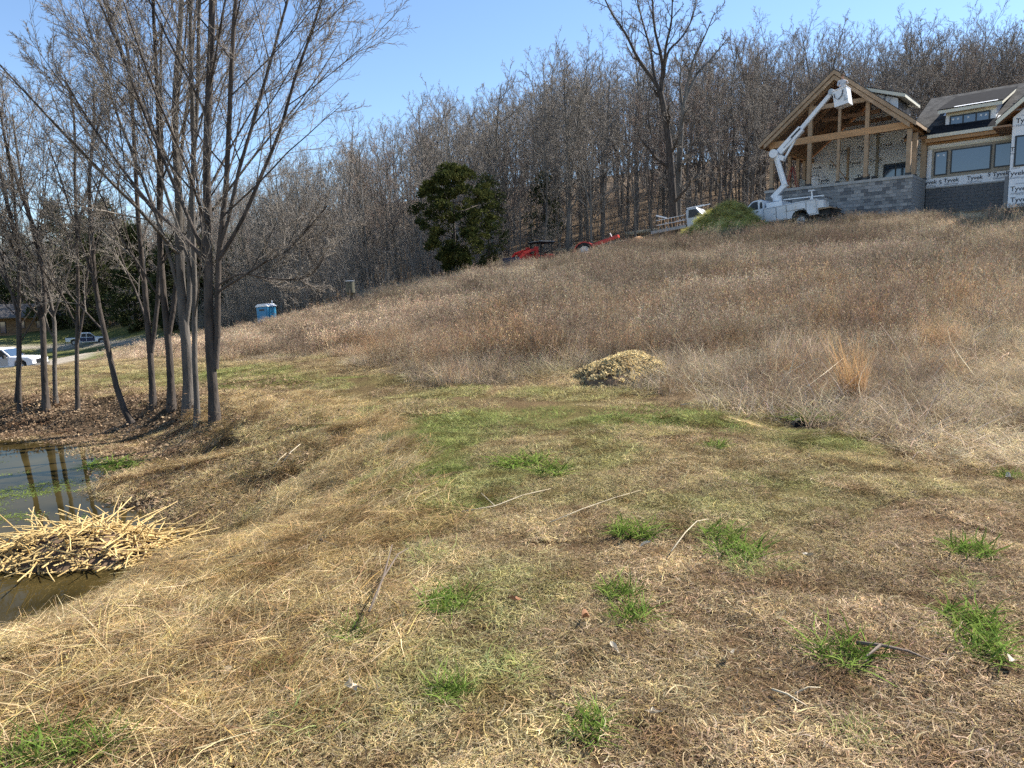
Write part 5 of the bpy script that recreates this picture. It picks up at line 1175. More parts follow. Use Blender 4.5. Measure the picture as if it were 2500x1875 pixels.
# pickups
def pickup(label, loc, rz, pitch, lower, sc=1.0, dark=False):
    t = empty('pickup_truck', loc, rot=(0, pitch, rz)); t.scale = (sc,) * 3; tag(t, label, 'pickup')
    # front at +x
    body = MB().prism([(-2.8, .55), (-2.8, 1.08), (-1.05, 1.1), (.95, 1.1), (1.05, 1.14), (2.45, 1.06), (2.72, .92), (2.76, .5), (2.3, .42), (2.26, .72), (2.05, .9), (1.62, .9), (1.42, .72), (1.38, .42), (-1.3, .42), (-1.34, .72), (-1.55, .9), (-1.98, .9), (-2.2, .72), (-2.24, .5)], -.95, .95).build('body', 'white_paint', t, bevel=.05)
    MB().prism([(-1.0, 1.1), (-.82, 1.72), (-.55, 1.8), (.35, 1.78), (.55, 1.7), (1.12, 1.12)], -.8, .8).build('cab_roof', 'white_paint', t, bevel=.07)
    for y, sg in ((-.8, -1), (.8, 1)):
        a, b = sorted((y, y + sg * .012))
        MB().prism([(-.8, 1.16), (-.68, 1.64), (-.12, 1.68), (-.12, 1.16)], a, b).build('side_window', 'black_frame', t); MB().prism([(-.05, 1.16), (-.05, 1.68), (.36, 1.68), (.52, 1.6), (.95, 1.16)], a, b).build('side_window', 'black_frame', t)
        yb = sg * .95; a, b = sorted((yb, yb + sg * .008))
        MB().box(-2.78, 2.2, a, b, .48 if not dark else .45, .86).build('lower_panel', lower, t) if dark else None
        d1 = MB().box(-.1, .98, a, b, .5, 1.06).build('door', lower, t); a2, b2 = sorted((yb + sg * .008, yb + sg * .04)); MB().box(-.05, .1, a2, b2, .9, .95).build('door_handle', 'black_frame', d1)
        d2 = MB().box(-.95, -.14, a, b, .5, 1.06).build('door', lower, t); MB().box(-.9, -.76, a2, b2, .9, .95).build('door_handle', 'black_frame', d2)
        a, b = sorted((sg * .95, sg * 1.2)); MB().box(.75, .9, a, b, 1.05, 1.28).build('mirror', 'black_rubber', t, bevel=.02)
        MB().box(-1.35, 1.35, min(sg * .93, sg * 1.05), max(sg * .93, sg * 1.05), .36, .42).build('running_board', 'steel', t)
        MB().box(2.68, 2.765, min(sg * .55, sg * .9), max(sg * .55, sg * .9), .78, .93).build('headlight', 'white_trim', t)
        for x in (1.84, -1.76): wheel(t, x, sg * .8, .4, .25)
    MB().prism([(.58, 1.68), (1.08, 1.16), (1.1, 1.17), (.6, 1.7)], -.72, .72).build('windshield', 'glass', t)
    MB().box(2.74, 2.78, -.5, .5, .6, .9).build('grille', 'black_frame', t); MB().box(2.7, 2.86, -.92, .92, .42, .58).build('front_bumper', 'steel', t)
    MB().box(-2.7, -1.1, -.8, .8, 1.085, 1.104).build('bed_cover', 'black_rubber', t)
    return t
def drop(px, D): p = at(px, 880, D); return (p[0], p[1], h1(p[0], p[1]))
p = drop(8, 53); pickup('white and grey pickup truck at the left edge, on the drive', (p[0], p[1], p[2]), .03, -.02, 'silver')
p = drop(218, 108); pickup('white pickup truck parked far off behind the leaning trunk', p, .55, 0, 'navy', 1.0)

# stake-bed truck behind the mound
p = at(1672, 600, 50.0); stz = h1(p[0], p[1])
sk = empty('stake_truck', (p[0], p[1], stz + .25), rot=(0, -.12, HROT + .18)); tag(sk, 'pale stake-bed truck half hidden behind the mossy green mound', 'truck')
MB().prism([(.55, .6), (.55, 1.95), (.75, 2.1), (1.3, 2.08), (1.75, 1.45), (2.6, 1.3), (2.7, .6)], -.95, .95).build('cab', 'silver', sk, bevel=.05)
for y in (-.96, .95): MB().prism([(.7, 1.45), (.78, 1.98), (1.25, 1.96), (1.6, 1.45)], y, y + .012).build('side_window', 'black_frame', sk)
MB().box(-2.0, .5, -1.0, 1.0, .85, 1.05).build('flat_bed', 'concrete', sk); MB().box(-2.0, 2.5, -.4, .4, .6, .84).build('chassis', 'black_rubber', sk)
for y in (-.97, .93):
    for k in range(9): MB().box(-1.5 + k * .24, -1.42 + k * .24, y, y + .05, 1.05, 1.7).build('stake', 'cabin_wood', sk)
    for z in (1.35, 1.68): MB().box(-1.55, .5, y - .02, y, z, z + .04).build('rail', 'white_dusty', sk)
MB().bar((-1.5, -.95, 2.05), (-.8, -.95, 1.75), .08, .1).build('loose_board', 'white_trim', sk); MB().bar((.5, -.5, 2.18), (1.7, -.4, 2.2), .08, .04).build('roof_board', 'white_trim', sk); MB().bar((.6, .2, 2.2), (1.9, .3, 2.28), .08, .04).build('roof_board', 'white_trim', sk)
for x in (-1.3, 1.9):
    for y in (-.85, .85): wheel(sk, x, y, .42, .25)

# red loader tractor
p = at(1312, 640, 49.5); z = h1(p[0], p[1])
tr = empty('tractor', (p[0], p[1], z - .1), rot=(0, 0, math.pi + .55)); tag(tr, 'red loader tractor with dark canopy and navy bucket at the wood edge', 'tractor')
MB().prism([(.1, .7), (.1, 1.25), (1.35, 1.2), (1.5, 1.05), (1.5, .6)], -.32, .32).build('hood', 'red_paint', tr, bevel=.04); MB().box(1.48, 1.53, -.22, .22, .7, 1.05).build('grille', 'black_frame', tr)
MB().box(-.9, 1.3, -.2, .2, .45, .72).build('chassis', 'black_rubber', tr); MB().box(-.75, -.2, -.3, .3, .9, 1.05).build('seat', 'black_rubber', tr, bevel=.04); MB().box(-.85, -.72, -.28, .28, 1.05, 1.45).build('seat_back', 'black_rubber', tr, bevel=.04)
for y in (-.62, .62):
    for x in (-.85, .15): MB().bar((x, y, .9), (x * .9, y, 1.98), .06).build('canopy_post', 'black_rubber', tr)
    wheel(tr, -.5, y * 1.15, .58, .32, 'red_paint'); wheel(tr, 1.15, y * .95, .36, .22, 'red_paint')
    MB().prism([(-1.0, .95), (-.8, 1.22), (-.2, 1.22), (.05, .95)], min(y * .85, y * 1.4), max(y * .85, y * 1.4)).build('fender', 'red_paint', tr, bevel=.02)
    MB().box(.3, .55, min(y * .7, y), max(y * .7, y), .6, 1.72).build('loader_tower', 'red_paint', tr, bevel=.02)
    MB().bar((.42, y * .85, 1.58), (1.5, y * .85, 1.25), .12, .16).bar((1.45, y * .85, 1.28), (2.1, y * .85, .62), .12, .16).build('loader_arm', 'red_paint', tr)
MB().bar((1.4, -.55, 1.25), (1.4, .55, 1.25), .1).build('cross_tube', 'red_paint', tr)
MB().box(-1.0, .3, -.75, .75, 1.98, 2.08).build('canopy', 'felt', tr, bevel=.03); MB().box(-.95, .2, -.7, .7, 2.085, 2.1).build('canopy_top', 'white_trim', tr)
MB().prism([(2.0, .35), (2.05, 1.0), (2.2, 1.0), (2.25, .55), (2.75, .42), (2.75, .32)], -.95, .95).build('bucket', 'navy', tr); 
# red wheeled implement
p = at(1448, 622, 48.5); z = h1(p[0], p[1])
im = empty('farm_implement', (p[0], p[1], z - .05), HROT + .2); tag(im, 'red farm implement with a big arched wheel guard and raised red arm', 'implement')
arc = MB()
for k in range(14):
    a0, a1 = math.pi * k / 14, math.pi * (k + 1) / 14
    for y in (-.2,): arc.bar((-.5 + math.cos(a0) * .78, y, .55 + math.sin(a0) * .78), (-.5 + math.cos(a1) * .78, y, .55 + math.sin(a1) * .78), .34, .07)
arc.build('wheel_guard', 'red_paint', im)
wheel(im, -.5, -.2, .66, .3, 'white_dusty'); wheel(im, -.5, 1.0, .66, .3, 'white_dusty')
MB().bar((-.3, .2, 1.05), (1.75, .2, 1.62), .34, .2).build('raised_arm', 'red_paint', im, bevel=.02); MB().bar((-.5, -.1, .6), (-.5, 1.0, .6), .1).build('axle', 'black_rubber', im)
MB().box(-.6, 1.3, .1, .7, .55, .75).build('frame', 'red_dull', im); MB().bar((1.3, .3, 1.5), (1.1, .3, 1.85), .05).build('lever', 'white_trim', im); wheel(im, 1.2, .4, .35, .2, 'red_paint')

# heaps
def mound(name, label, cat, loc, rz, rx_, ry_, hgt, m, seed, rough=.12, nu=36, nv=14, skew=0.0, part='heap'):
    t = empty(name, loc, rz); tag(t, label, cat); mb = MB(); rng = np.random.default_rng(seed)
    ox, oy = rng.uniform(0, 50, 2)
    for j in range(nv + 1):
        f = j / nv
        for i in range(nu):
            a = i * 2 * math.pi / nu; wv = 1 + rough * 1.5 * float(fbm(np.array([math.cos(a) * 1.3 + ox]), np.array([math.sin(a) * 1.3 + oy]), seed, 2)[0] - .5) * 2
            x, y = math.cos(a) * rx_ * f * wv, math.sin(a) * ry_ * f * wv
            hh = hgt * (1 - f ** 1.7) * (1 + rough * 2 * (float(fbm(np.array([x * 1.7 + ox]), np.array([y * 1.7 + oy]), seed + 3, 3)[0]) - .5))
            mb.v.append((x + skew * hh, y, hh - .12 * f * (1 if f > .9 else 0) - (.25 if j == nv else 0)))
    for j in range(nv):
        for i in range(nu): mb.f.append((j * nu + i, j * nu + (i + 1) % nu, (j + 1) * nu + (i + 1) % nu, (j + 1) * nu + i))
    o = mb.build(part, m, t, smooth=True); return t, o
p = at(1768, 585, 44.8); z = h1(p[0], p[1])
gm, gmo = mound('green_mound', 'mossy green earth mound in front of the bucket truck', 'mound', (p[0], p[1], z - .1), HROT, 2.9, 2.2, 2.15, 'green_hay', 12, .16, 48, 18, .12)
p = at(1562, 610, 48.5); z = h1(p[0], p[1])
mound('soil_heap', 'low heap of orange-brown soil right of the red implement', 'heap', (p[0], p[1], z), HROT, 1.7, 1.4, 1.15, 'red_soil', 14, .25)
# wood-chip pile
CHP = hit(1515, 925, 6, 25)
mp, mpo = mound('chip_pile', 'pile of pale wood chips at the edge of the weeds', 'pile', tuple(CHP), -.1, 1.02, .72, .39, 'soil', 16, .34, 48, 18, .25)
CH = []
for k in range(4):
    rng = G(820 + k); mbc = []; n_ = 40
    q = rng.uniform(-.055, .055, (n_, 3)) * np.array([1, 1, .3]); d = rng.normal(0, 1, (n_, 3)) * np.array([1, 1, .5]); d /= np.linalg.norm(d, axis=1, keepdims=True); s2 = np.cross(d, rng.normal(0, 1, (n_, 3))); s2 /= np.linalg.norm(s2, axis=1, keepdims=True)
    L = rng.uniform(.012, .038, (n_, 1)); W = rng.uniform(.004, .010, (n_, 1)); V = np.stack([q - d * L - s2 * W, q + d * L - s2 * W, q + d * L + s2 * W, q - d * L + s2 * W], 1).reshape(-1, 3)
    CH.append(npmesh('chips_%d' % k, V, np.arange(4 * n_).reshape(-1, 4), M['grass_patch'], bc=np.repeat(np.repeat(rng.uniform(.5, 1.4, (n_, 1)), 4, 0), 3, 1)))
mv = np.array([v.co[:] for v in mpo.data.vertices]); mf = np.array([f.vertices[:] for f in mpo.data.polygons if len(f.vertices) == 4])
n = 4600; fi = rg.integers(0, len(mf), n); w = rg.dirichlet((1, 1, 1, 1), n); P = (mv[mf[fi]] * w[..., None]).sum(1) + np.array([0, 0, .012])
top = sstep(.12, .42, P[:, 2] + rg.normal(0, .06, n) + P[:, 0] * .1); kk = rg.random(n) < .35 + .65 * top; P = P[kk]; n = len(P)
c = np.array((.74, .60, .34)) * rg.uniform(.6, 1.2, (n, 1)); sk_ = rg.uniform(.5, .95, n)
ck = scatter('wood_chips', None, None, P, np.stack([rg.normal(0, .5, n), rg.normal(0, .5, n), rg.uniform(0, 6.28, n)], -1), np.stack([sk_] * 3, -1), rg.integers(0, 4, n), c, CH, mp)

# portable toilet
p = at(655, 800, 60); z = h1(p[0], p[1])
pt = empty('portable_toilet', (p[0], p[1], z), rot=(0, -.05, -.32)); tag(pt, 'blue portable toilet with a white roof behind the weeds', 'toilet')
MB().box(-.56, .56, -.56, .56, .12, 2.05).build('cabin', 'potty_blue', pt, bevel=.03); MB().box(-.6, .6, -.6, .6, 0, .12).build('base', 'black_rubber', pt)
MB().prism([(-.63, 2.05), (.63, 2.05), (.6, 2.14), (.36, 2.3), (-.36, 2.3), (-.6, 2.14)], -.62, .62).build('roof', 'white_trim', pt, bevel=.03)
dq = MB().box(-.42, .42, -.585, -.565, .2, 1.95).build('door', 'potty_blue', pt, bevel=.008); MB().box(.26, .36, -.61, -.585, 1.0, 1.12).build('latch', 'black_rubber', dq); MB().box(-.25, .25, -.592, -.586, 1.72, 1.86).build('door_vent', 'black_frame', dq)
for k in range(4): MB().box(.562, .575, -.4 + k * .24, -.28 + k * .24, .3, 1.9).build('rib', 'potty_blue', pt)
MB().tube([(.38, .38, 2.2), (.38, .38, 2.55)], .05, 10).build('vent_pipe', 'white_trim', pt)
# deer feeder on a tripod
p = at(860, 800, 40); z = h1(p[0], p[1]); tz_ = at(855, 722, 40)[2] - z
fdr = empty('deer_feeder', (p[0], p[1], z), .3); tag(fdr, 'camouflaged drum feeder on tripod legs standing in the weeds', 'feeder')
hgt = max(tz_, 1.8)
MB().tube([(0, 0, hgt - .62), (0, 0, hgt)], .24, 18).build('drum', 'camo', fdr); MB().tube([(0, 0, hgt), (0, 0, hgt + .03), (0, 0, hgt + .05)], [.26, .26, .2], 18).build('lid', 'steel', fdr)
MB().tube([(0, 0, hgt - .62), (0, 0, hgt - .85)], [.24, .06], 18).build('funnel', 'camo', fdr); MB().box(-.08, .08, -.08, .08, hgt - 1.08, hgt - .85).build('timer_box', 'black_rubber', fdr)
for a in (0.3, 2.4, 4.5): MB().tube([(math.cos(a) * .23, math.sin(a) * .23, hgt - .35), (math.cos(a) * .75, math.sin(a) * .75, -.1)], .018, 6).build('leg', 'stick_dark', fdr)
# brown cabin far left
p = drop(70, 128)
cb = empty('cabin', p, .12); tag(cb, 'brown wooden cabin with a dark open porch beyond the drive', 'cabin')
MB().box(-9, 7, 1.6, 8, -1, 3.0).build('wall', 'cabin_wood', cb); MB().prism([(-.6, 2.9), (4.8, 5.2), (9.2, 2.9), (9.2, 2.75), (4.8, 5.0), (-.6, 2.7)], -9.6, 7.6, 'x').build('roof', 'cabin_roof', cb)
for k in range(5): MB().box(-8.9 + k * 3.9, -8.7 + k * 3.9, -.3, -.1, -.8, 2.75).build('porch_post', 'cabin_wood', cb)
MB().box(-9, 7, -.4, 1.6, -1, -.1).build('porch_floor', 'cabin_wood', cb)
for a, b, nm in ((-7.5, -6.3, 'window'), (-5, -4, 'door'), (-2.2, -.8, 'window'), (1.2, 2.6, 'window'), (4, 5.5, 'window')):
    w = MB().box(a, b, 1.54, 1.6, .0 if nm == 'door' else .8, 2.1).build(nm, 'black_frame', cb)
    MB().box(a + .1, b - .1, 1.52, 1.54, .1 if nm == 'door' else .9, 2.0).build('pane', 'glass', w)

# grass on the green mound
mv = np.array([v.co[:] for v in gmo.data.vertices]); mf = np.array([f.vertices[:] for f in gmo.data.polygons if len(f.vertices) == 4])
n = 900; fi = rg.integers(0, len(mf), n); w = rg.dirichlet((1, 1, 1, 1), n); P = (mv[mf[fi]] * w[..., None]).sum(1)
c = mix(np.tile(np.array((.50, .52, .16)), (n, 1)), np.array((.58, .47, .25)), rg.random(n) * .6) * rg.uniform(.6, 1.2, (n, 1)); sk_ = rg.uniform(.35, .6, n)
scatter('mound_grass', None, None, P, np.stack([rg.normal(0, .3, n), rg.normal(0, .3, n), rg.uniform(0, 6.28, n)], -1), np.stack([sk_, sk_, sk_ * .7], -1), rg.integers(0, 5, n), c, LONG, gm)

# pale bent stalks in the field
ST2 = []
for k in range(4):
    rng = G(860 + k); ST2.append(patch('bent_%d' % k, [blades(rng, 7, .5, (.5, 1.1), (.006, .011), (20, 75), .22, 4, (.8, 1.3))], 'weed'))
x, y, z, px, py, fl = field_pts(1700, 7, 40, 1.3, .5); n = len(x); s = rg.uniform(.6, 1.1, n) * np.interp(px, LOWX, LOWH)
scatter('bent_stalks', 'pale bent dead stalks scattered through the field', 'weeds', np.stack([x, y, z], -1), np.stack([np.zeros(n), np.zeros(n), rg.uniform(0, 6.28, n)], -1), np.stack([s, s, s], -1), rg.integers(0, 4, n), np.array((.66, .56, .40)) * rg.uniform(.7, 1.2, (n, 1)), ST2)

# ------------------------------------------------------------------ green tufts in the lawn
TUF = []
for k in range(5):
    rng = G(880 + k); v, f, c = cat_([blades(rng, 150, .11, (.10, .22), (.006, .010), (14, 74), .22, 4, (.45, 1.5), .06), blades(rng, 40, .13, (.06, .14), (.004, .006), (50, 85), .3, 3, (.5, 1.5), .12)])
    TUF.append(npmesh('tuft_%d' % k, v, f, M['fescue'], bc=c))
TUD = []
for k in range(3):
    rng = G(890 + k); v, f, c = cat_([blades(rng, 90, .12, (.07, .17), (.003, .006), (15, 75), .3, 4, (.6, 1.4), .1)]); TUD.append(npmesh('sparse_tuft_%d' % k, v, f, M['fescue_dry'], bc=c))
K_ = 2500 / 2212
tufts = [(965, 1308, 135, 0, 'green grass tuft in the middle of the foreground, lit on top'), (1365, 1152, 118, 0, 'rounded green tuft casting a shadow left, centre right of the lawn'), (1335, 1284, 95, 0, 'small dark green tuft just behind the wider one right of centre'),
         (1362, 1338, 112, 0, 'wide dark green tuft in front of the small one, right of centre'), (1556, 1160, 100, 0, 'green tuft at the back of the pair beside the pale arched stalk'), (1598, 1200, 135, 0, 'broad green tuft in front of the pair beside the pale arched stalk'), (1612, 1232, 90, 1, 'thin yellowish tuft touching the broad green pair'),
         (1822, 1420, 165, 0, 'large green tuft with a dark stick poking from it at the right'), (2115, 1405, 150, 0, 'bright green tuft near the right edge, lower of two'), (2090, 1348, 150, 0, 'green tuft near the right edge, upper of two'), (2100, 1195, 110, 0, 'flat yellow-green tuft far up the right side'), (2080, 1258, 90, 1, 'faint thin tuft below the flat one on the right'),
         (968, 1500, 112, 0, 'compact green tuft low in the middle foreground'), (1270, 1575, 125, 0, 'bright fine green tuft at the bottom, centre right'), (655, 1580, 170, 1, 'loose pale green tuft at the bottom, left of centre'), (80, 1632, 170, 0, 'largest green clump in the bottom left corner'), (190, 1622, 150, 0, 'green clump just right of the bottom left corner clump'),
         (760, 1378, 95, 0, 'small green tuft beside the dark dead stalk'), (1090, 1450, 150, 1, 'sparse pale tuft right of the compact green tuft'), (600, 1452, 110, 1, 'sparse yellow-green tuft in the left foreground'), (1708, 1226, 60, 1, 'tiny yellow-green tuft right of the broad pair'), (1120, 1003, 120, 0, 'left of two green tufts side by side on the mown meadow'),
         (1192, 1022, 95, 0, 'right of two green tufts side by side on the mown meadow'), (905, 1060, 120, 1, 'low grey-green tuft in the mid meadow, left of the pair'), (1850, 1590, 110, 1, 'sparse dark tuft at the bottom right'), (2185, 1035, 60, 0, 'dark green tuft cut by the right edge, halfway up'), (1545, 970, 60, 0, 'small tuft by the pale sticks at the weed margin'), (1750, 905, 110, 0, 'green grass clump at the foot of the weeds near the burrow'),
         (262, 1010, 150, 0, 'bright green grass tongue reaching into the pond'), (225, 1006, 110, 0, 'bright green grass at the water edge left of the tongue'), (930, 1205, 110, 1, 'pale tuft in front of the lying dead stalk'), (460, 1322, 90, 1, 'thin green shoots near the pond slope foot')]
for i, (a, b, w_, kind, lb) in enumerate(tufts):
    p = hit(a * K_, b * K_, 1.5, 25); wid = w_ * K_ * p[1] / FPX; sc = wid / (.40 if kind == 0 else .36)
    sc = min(sc * 1.55, 2.6); o = link('grass_tuft', (TUF[i % 5] if kind == 0 else TUD[i % 3]), None, (p[0], p[1], p[2] + .005), (0, 0, i * 1.3), (sc, sc, max(.6, min(sc, 1.0)) * .72))
    tag(o, lb, 'grass tuft', 'green tufts in the dead lawn')
# orange broomsedge clumps
def sedge(label, px, py, hgt, n_, rad, seed, tilt=(2, 20), sc=1.0):
    p = hit(px, py, 5, 30); rng = G(seed); v, f, c = cat_([blades(rng, n_, rad, (hgt * .45, hgt * 1.08), (.004, .0075), tilt, .09, 4, (.55, 1.45), .08), blades(rng, n_ // 2, rad, (hgt * .15, hgt * .4), (.004, .007), (10, 60), .3, 3, (.4, 1.1))])
    v[:, 0] += -.16 * (np.maximum(v[:, 2], 0) ** 1.3); t = empty('broomsedge_clump', tuple(p)); tag(t, label, 'grass clump'); link('blades', npmesh('broomsedge', v, f, M['broomsedge'], bc=c), t); return t
sedge('tall orange broomsedge clump above the dark burrow', 2085, 985, .95, 230, .16, 901)
sedge('small orange grass clump right of the tall broomsedge', 2345, 930, .42, 90, .13, 902, (10, 45)); sedge('short orange-tan grass clump low at the right weed margin', 2200, 1000, .35, 60, .12, 903, (15, 60))
sedge('pink-tan grass clump rising beyond the chip pile', 1250, 800, .9, 110, .2, 904); sedge('rust grass clump cut low on the pond slope in the left foreground', 300, 1560, .16, 120, .12, 905, (15, 70))
# burrow
bpz = hit(1950, 1046, 5, 15)
brw, _ = mound('burrow', 'dark animal burrow at the lawn margin below the broomsedge', 'burrow', (bpz[0], bpz[1] + .1, bpz[2] - .02), .2, .30, .2, .12, 'soil', 33, .3, 24, 8, 0, 'soil_rim')
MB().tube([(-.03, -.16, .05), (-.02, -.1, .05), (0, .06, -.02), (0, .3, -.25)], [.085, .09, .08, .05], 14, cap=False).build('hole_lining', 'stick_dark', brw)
MB().add([(-.03 + math.cos(k * .449) * .082, -.155, .05 + math.sin(k * .449) * .082) for k in range(14)], [tuple(range(14))]).build('hole_painted_shade', 'felt', brw)  # black disc across the mouth, painting in the shade of the hole

# ------------------------------------------------------------------ heap of cut cattail stalks at the water's edge
RC = np.array(_wz(205, 1352)); rh = empty('reed_heap', (RC[0], RC[1], WATER_Z - .02)); tag(rh, 'heap of cut straw-yellow cattail stalks lying in the pond edge', 'reed heap')
SK = [MB().tube([(0, 0, 0), (L / 2, b_, .01), (L, 0, 0)], [.0068, .0065, .0045], 5).build('cut_stalk', 'reed', rh) for L, b_ in ((.22, .01), (.34, .015), (.48, -.02), (.64, .03))]
rr = random.Random(9); usedk = [False] * 4
for i in range(290):
    k = rr.choices(range(4), (4, 5, 3, 1.3))[0]
    o = SK[k] if not usedk[k] else SK[k].copy()
    if usedk[k]: COL.objects.link(o); o.parent = rh
    usedk[k] = True
    a = rr.uniform(0, 6.28); q = math.sqrt(rr.random()); x = math.cos(a) * .92 * q; y = math.sin(a) * .5 * q
    hgt = .33 * (1 - q ** 2.2) * rr.uniform(.55, 1.05)
    tl_ = rr.gauss(.0, .3) if rr.random() < .93 else rr.uniform(.5, 1.1); az = rr.uniform(0, 6.28)
    o.location = (x, y, hgt + .02); o.rotation_euler = (0, -tl_, az)
xs_ = MB()
for i in range(330):
    a = rr.uniform(0, 6.28); q = math.sqrt(rr.random()); L = rr.uniform(.14, .42); az = rr.uniform(0, 6.28); dz = rr.gauss(0, .22)
    p = Vector((math.cos(a) * .95 * q, math.sin(a) * .52 * q, .30 * (1 - q ** 2.2) * rr.uniform(.4, 1.05) + .02)); d = Vector((math.cos(az), math.sin(az), dz)) * L / 2
    xs_.bar(p - d, p + d, .014, .008)
tag(xs_.build('stalk_litter', 'reed', rh), kind='stuff')
mbh = MB(); 
for j in range(9):
    f = j / 8
    for i in range(28):
        a = i * math.pi / 14; mbh.v.append((math.cos(a) * .95 * f, math.sin(a) * .55 * f, .27 * (1 - f ** 2) - .04 + rr.uniform(-.02, .02)))
for j in range(8):
    for i in range(28): mbh.f.append((j * 28 + i, j * 28 + (i + 1) % 28, (j + 1) * 28 + (i + 1) % 28, (j + 1) * 28 + i))
mbh.build('rotting_base', 'soil', rh, smooth=True)
for i in range(34):     # fan of longer stalks towards the bank
    o = SK[3].copy(); COL.objects.link(o); o.parent = rh; o.location = (rr.uniform(.35, 1.05), rr.uniform(-.35, .45), rr.uniform(.02, .16)); o.rotation_euler = (0, rr.uniform(-.12, .06), rr.uniform(-.2, .9))
# duckweed
DW = []
for k in range(3):
    rng = G(910 + k); n_ = 26; q = rng.normal(0, .07, (n_, 2)); V = []; F = []
    for j in range(n_):
        r_ = rng.uniform(.004, .012); a0 = rng.uniform(0, 6.28); V += [(q[j, 0] + math.cos(a0 + t * 1.571) * r_, q[j, 1] + math.sin(a0 + t * 1.571) * r_, 0) for t in range(4)]; F.append([4 * j + t for t in range(4)])
    DW.append(npmesh('duckweed_%d' % k, V, F, M['grass_patch'], bc=np.repeat(np.repeat(rng.uniform(.6, 1.3, (n_, 1)), 4, 0), 3, 1)))
Lp = [_wz(rr.uniform(-120, 240) if i % 4 else rr.uniform(-100, 120), rr.triangular(1120, 1300, 1200)) for i in range(420)]
x = np.array([q[0] for q in Lp]); y = np.array([q[1] for q in Lp]); k = (shore_dist(x, y) < -.15) & (fbm(x * 1.5, y * 1.5, 130, 2) > .46); x, y = x[k], y[k]; n = len(x)
scatter('duckweed', 'specks of green duckweed floating on the pond', 'duckweed', np.stack([x, y, np.full(n, WATER_Z + .004)], -1), np.stack([np.zeros(n), np.zeros(n), rg.uniform(0, 6.28, n)], -1), np.ones((n, 3)) * rg.uniform(.7, 1.3, (n, 1)), rg.integers(0, 3, n), np.array((.20, .26, .07)) * rg.uniform(.7, 1.2, (n, 1)), DW)

# ------------------------------------------------------------------ sticks, stalks and leaves lying about
def stick(label, pxs, r, m, lift=.025, name='fallen_stick', forks=()):
    pts = []
    for i, (a, b) in enumerate(pxs):
        p = hit(a * K_, b * K_, 1.5, 40); pts.append(Vector((p[0], p[1], p[2] + lift + (.015 if 0 < i < len(pxs) - 1 else 0))))
    o0_ = pts[0].copy(); t = empty(name, tuple(o0_)); tag(t, label, 'stick')
    MB().tube([p - o0_ for p in pts], [r * .75 * (1 - .6 * i / (len(pts) - 1)) for i in range(len(pts))], 6).build('stem', m, t, smooth=True)
    for (i, q) in forks:
        p = hit(q[0] * K_, q[1] * K_, 1.5, 40); MB().tube([pts[i] - o0_, Vector((p[0], p[1], p[2] + lift * 1.5)) - o0_], [r * .6, r * .3], 5).build('side_twig', m, t)
    return t
stick('long pale dead stalk lying across the mid lawn', [(998, 1112), (1070, 1104), (1130, 1080), (1190, 1062)], .007, 'stick', forks=((1, (1040, 1075)),))
stick('thin tan stalk lying right of the long pale one', [(1190, 1135), (1260, 1110), (1330, 1085), (1385, 1065)], .005, 'stick')
stick('pale arched stalk leaning on the paired green tufts', [(1450, 1212), (1480, 1175), (1505, 1150), (1530, 1140)], .006, 'stick', .06)
stick('dark brown branch poking from the large right tuft', [(1850, 1412), (1900, 1425), (1960, 1438), (2010, 1452)], .012, 'stick_dark', .05, forks=((1, (1870, 1455)),))
stick('bleached twig lying flat in the lower right lawn', [(1668, 1502), (1700, 1520), (1745, 1540)], .007, 'stick'); stick('short pale twig just above the bleached twig', [(1715, 1512), (1745, 1505), (1772, 1498)], .006, 'stick')
stick('dark forked dead stalk standing beside a small green tuft', [(800, 1372), (830, 1300), (862, 1245), (885, 1225)], .009, 'stick_dark', .12, forks=((1, (850, 1240)),))
stick('dark brown stem curving along the pond slope', [(410, 1240), (500, 1218), (600, 1200), (680, 1186)], .008, 'stick_dark', .03); stick('grey-brown dead branch among green grass left of centre', [(650, 1172), (690, 1180), (740, 1192)], .012, 'stick_dark', .03, forks=((1, (720, 1170)),))
stick('upper pale stick poking from the hollow in the bank', [(612, 1020), (630, 1000), (650, 980)], .010, 'stick', .12); stick('lower pale stick poking from the hollow in the bank', [(590, 1030), (605, 1012), (620, 996)], .009, 'stick', .1)
stick('long pale stalk lying at the weed margin right of the chip pile', [(1470, 880), (1530, 875), (1600, 870)], .009, 'stick', .04, forks=((0, (1520, 888)),)); stick('pale stalk leaning out of the weeds near the burrow', [(1740, 880), (1790, 840), (1830, 800)], .010, 'stick', .25)
stick('thick pale reed lying from the heap onto the bank', [(330, 1235), (400, 1200), (450, 1180)], .012, 'reed', .04)
def leaf(label, px, py, size, m, seed, lobed=False):
    p = hit(px * K_, py * K_, 1.5, 20); rng = random.Random(seed); n_ = 14; V = []
    for k in range(n_):
        a = k * 2 * math.pi / n_; r_ = (1 if not lobed else (1.25 if k % 3 == 0 else .55)) * (1.0 - .35 * abs(math.sin(a))) * rng.uniform(.85, 1.1)
        V.append((math.cos(a) * size * r_, math.sin(a) * size * .6 * r_, .012 + .02 * math.sin(a * 2 + seed) * size / .04 * .5 + .25 * size * math.cos(a) ** 2))
    V.append((0, 0, .004)); b_ = MB(); b_.add(V, [(k, (k + 1) % n_, n_) for k in range(n_)])
    t = empty('fallen_leaf', (p[0], p[1], p[2] + .035), rot=(rng.uniform(-.5, .5), rng.uniform(-.5, .5), rng.uniform(0, 6.28))); tag(t, label, 'leaf')
    b_.build('blade', m, t); MB().tube([(size * .9, 0, .015), (size * 1.7, .01, .02)], .0018, 4).build('stalk', 'stick_dark', t); return t
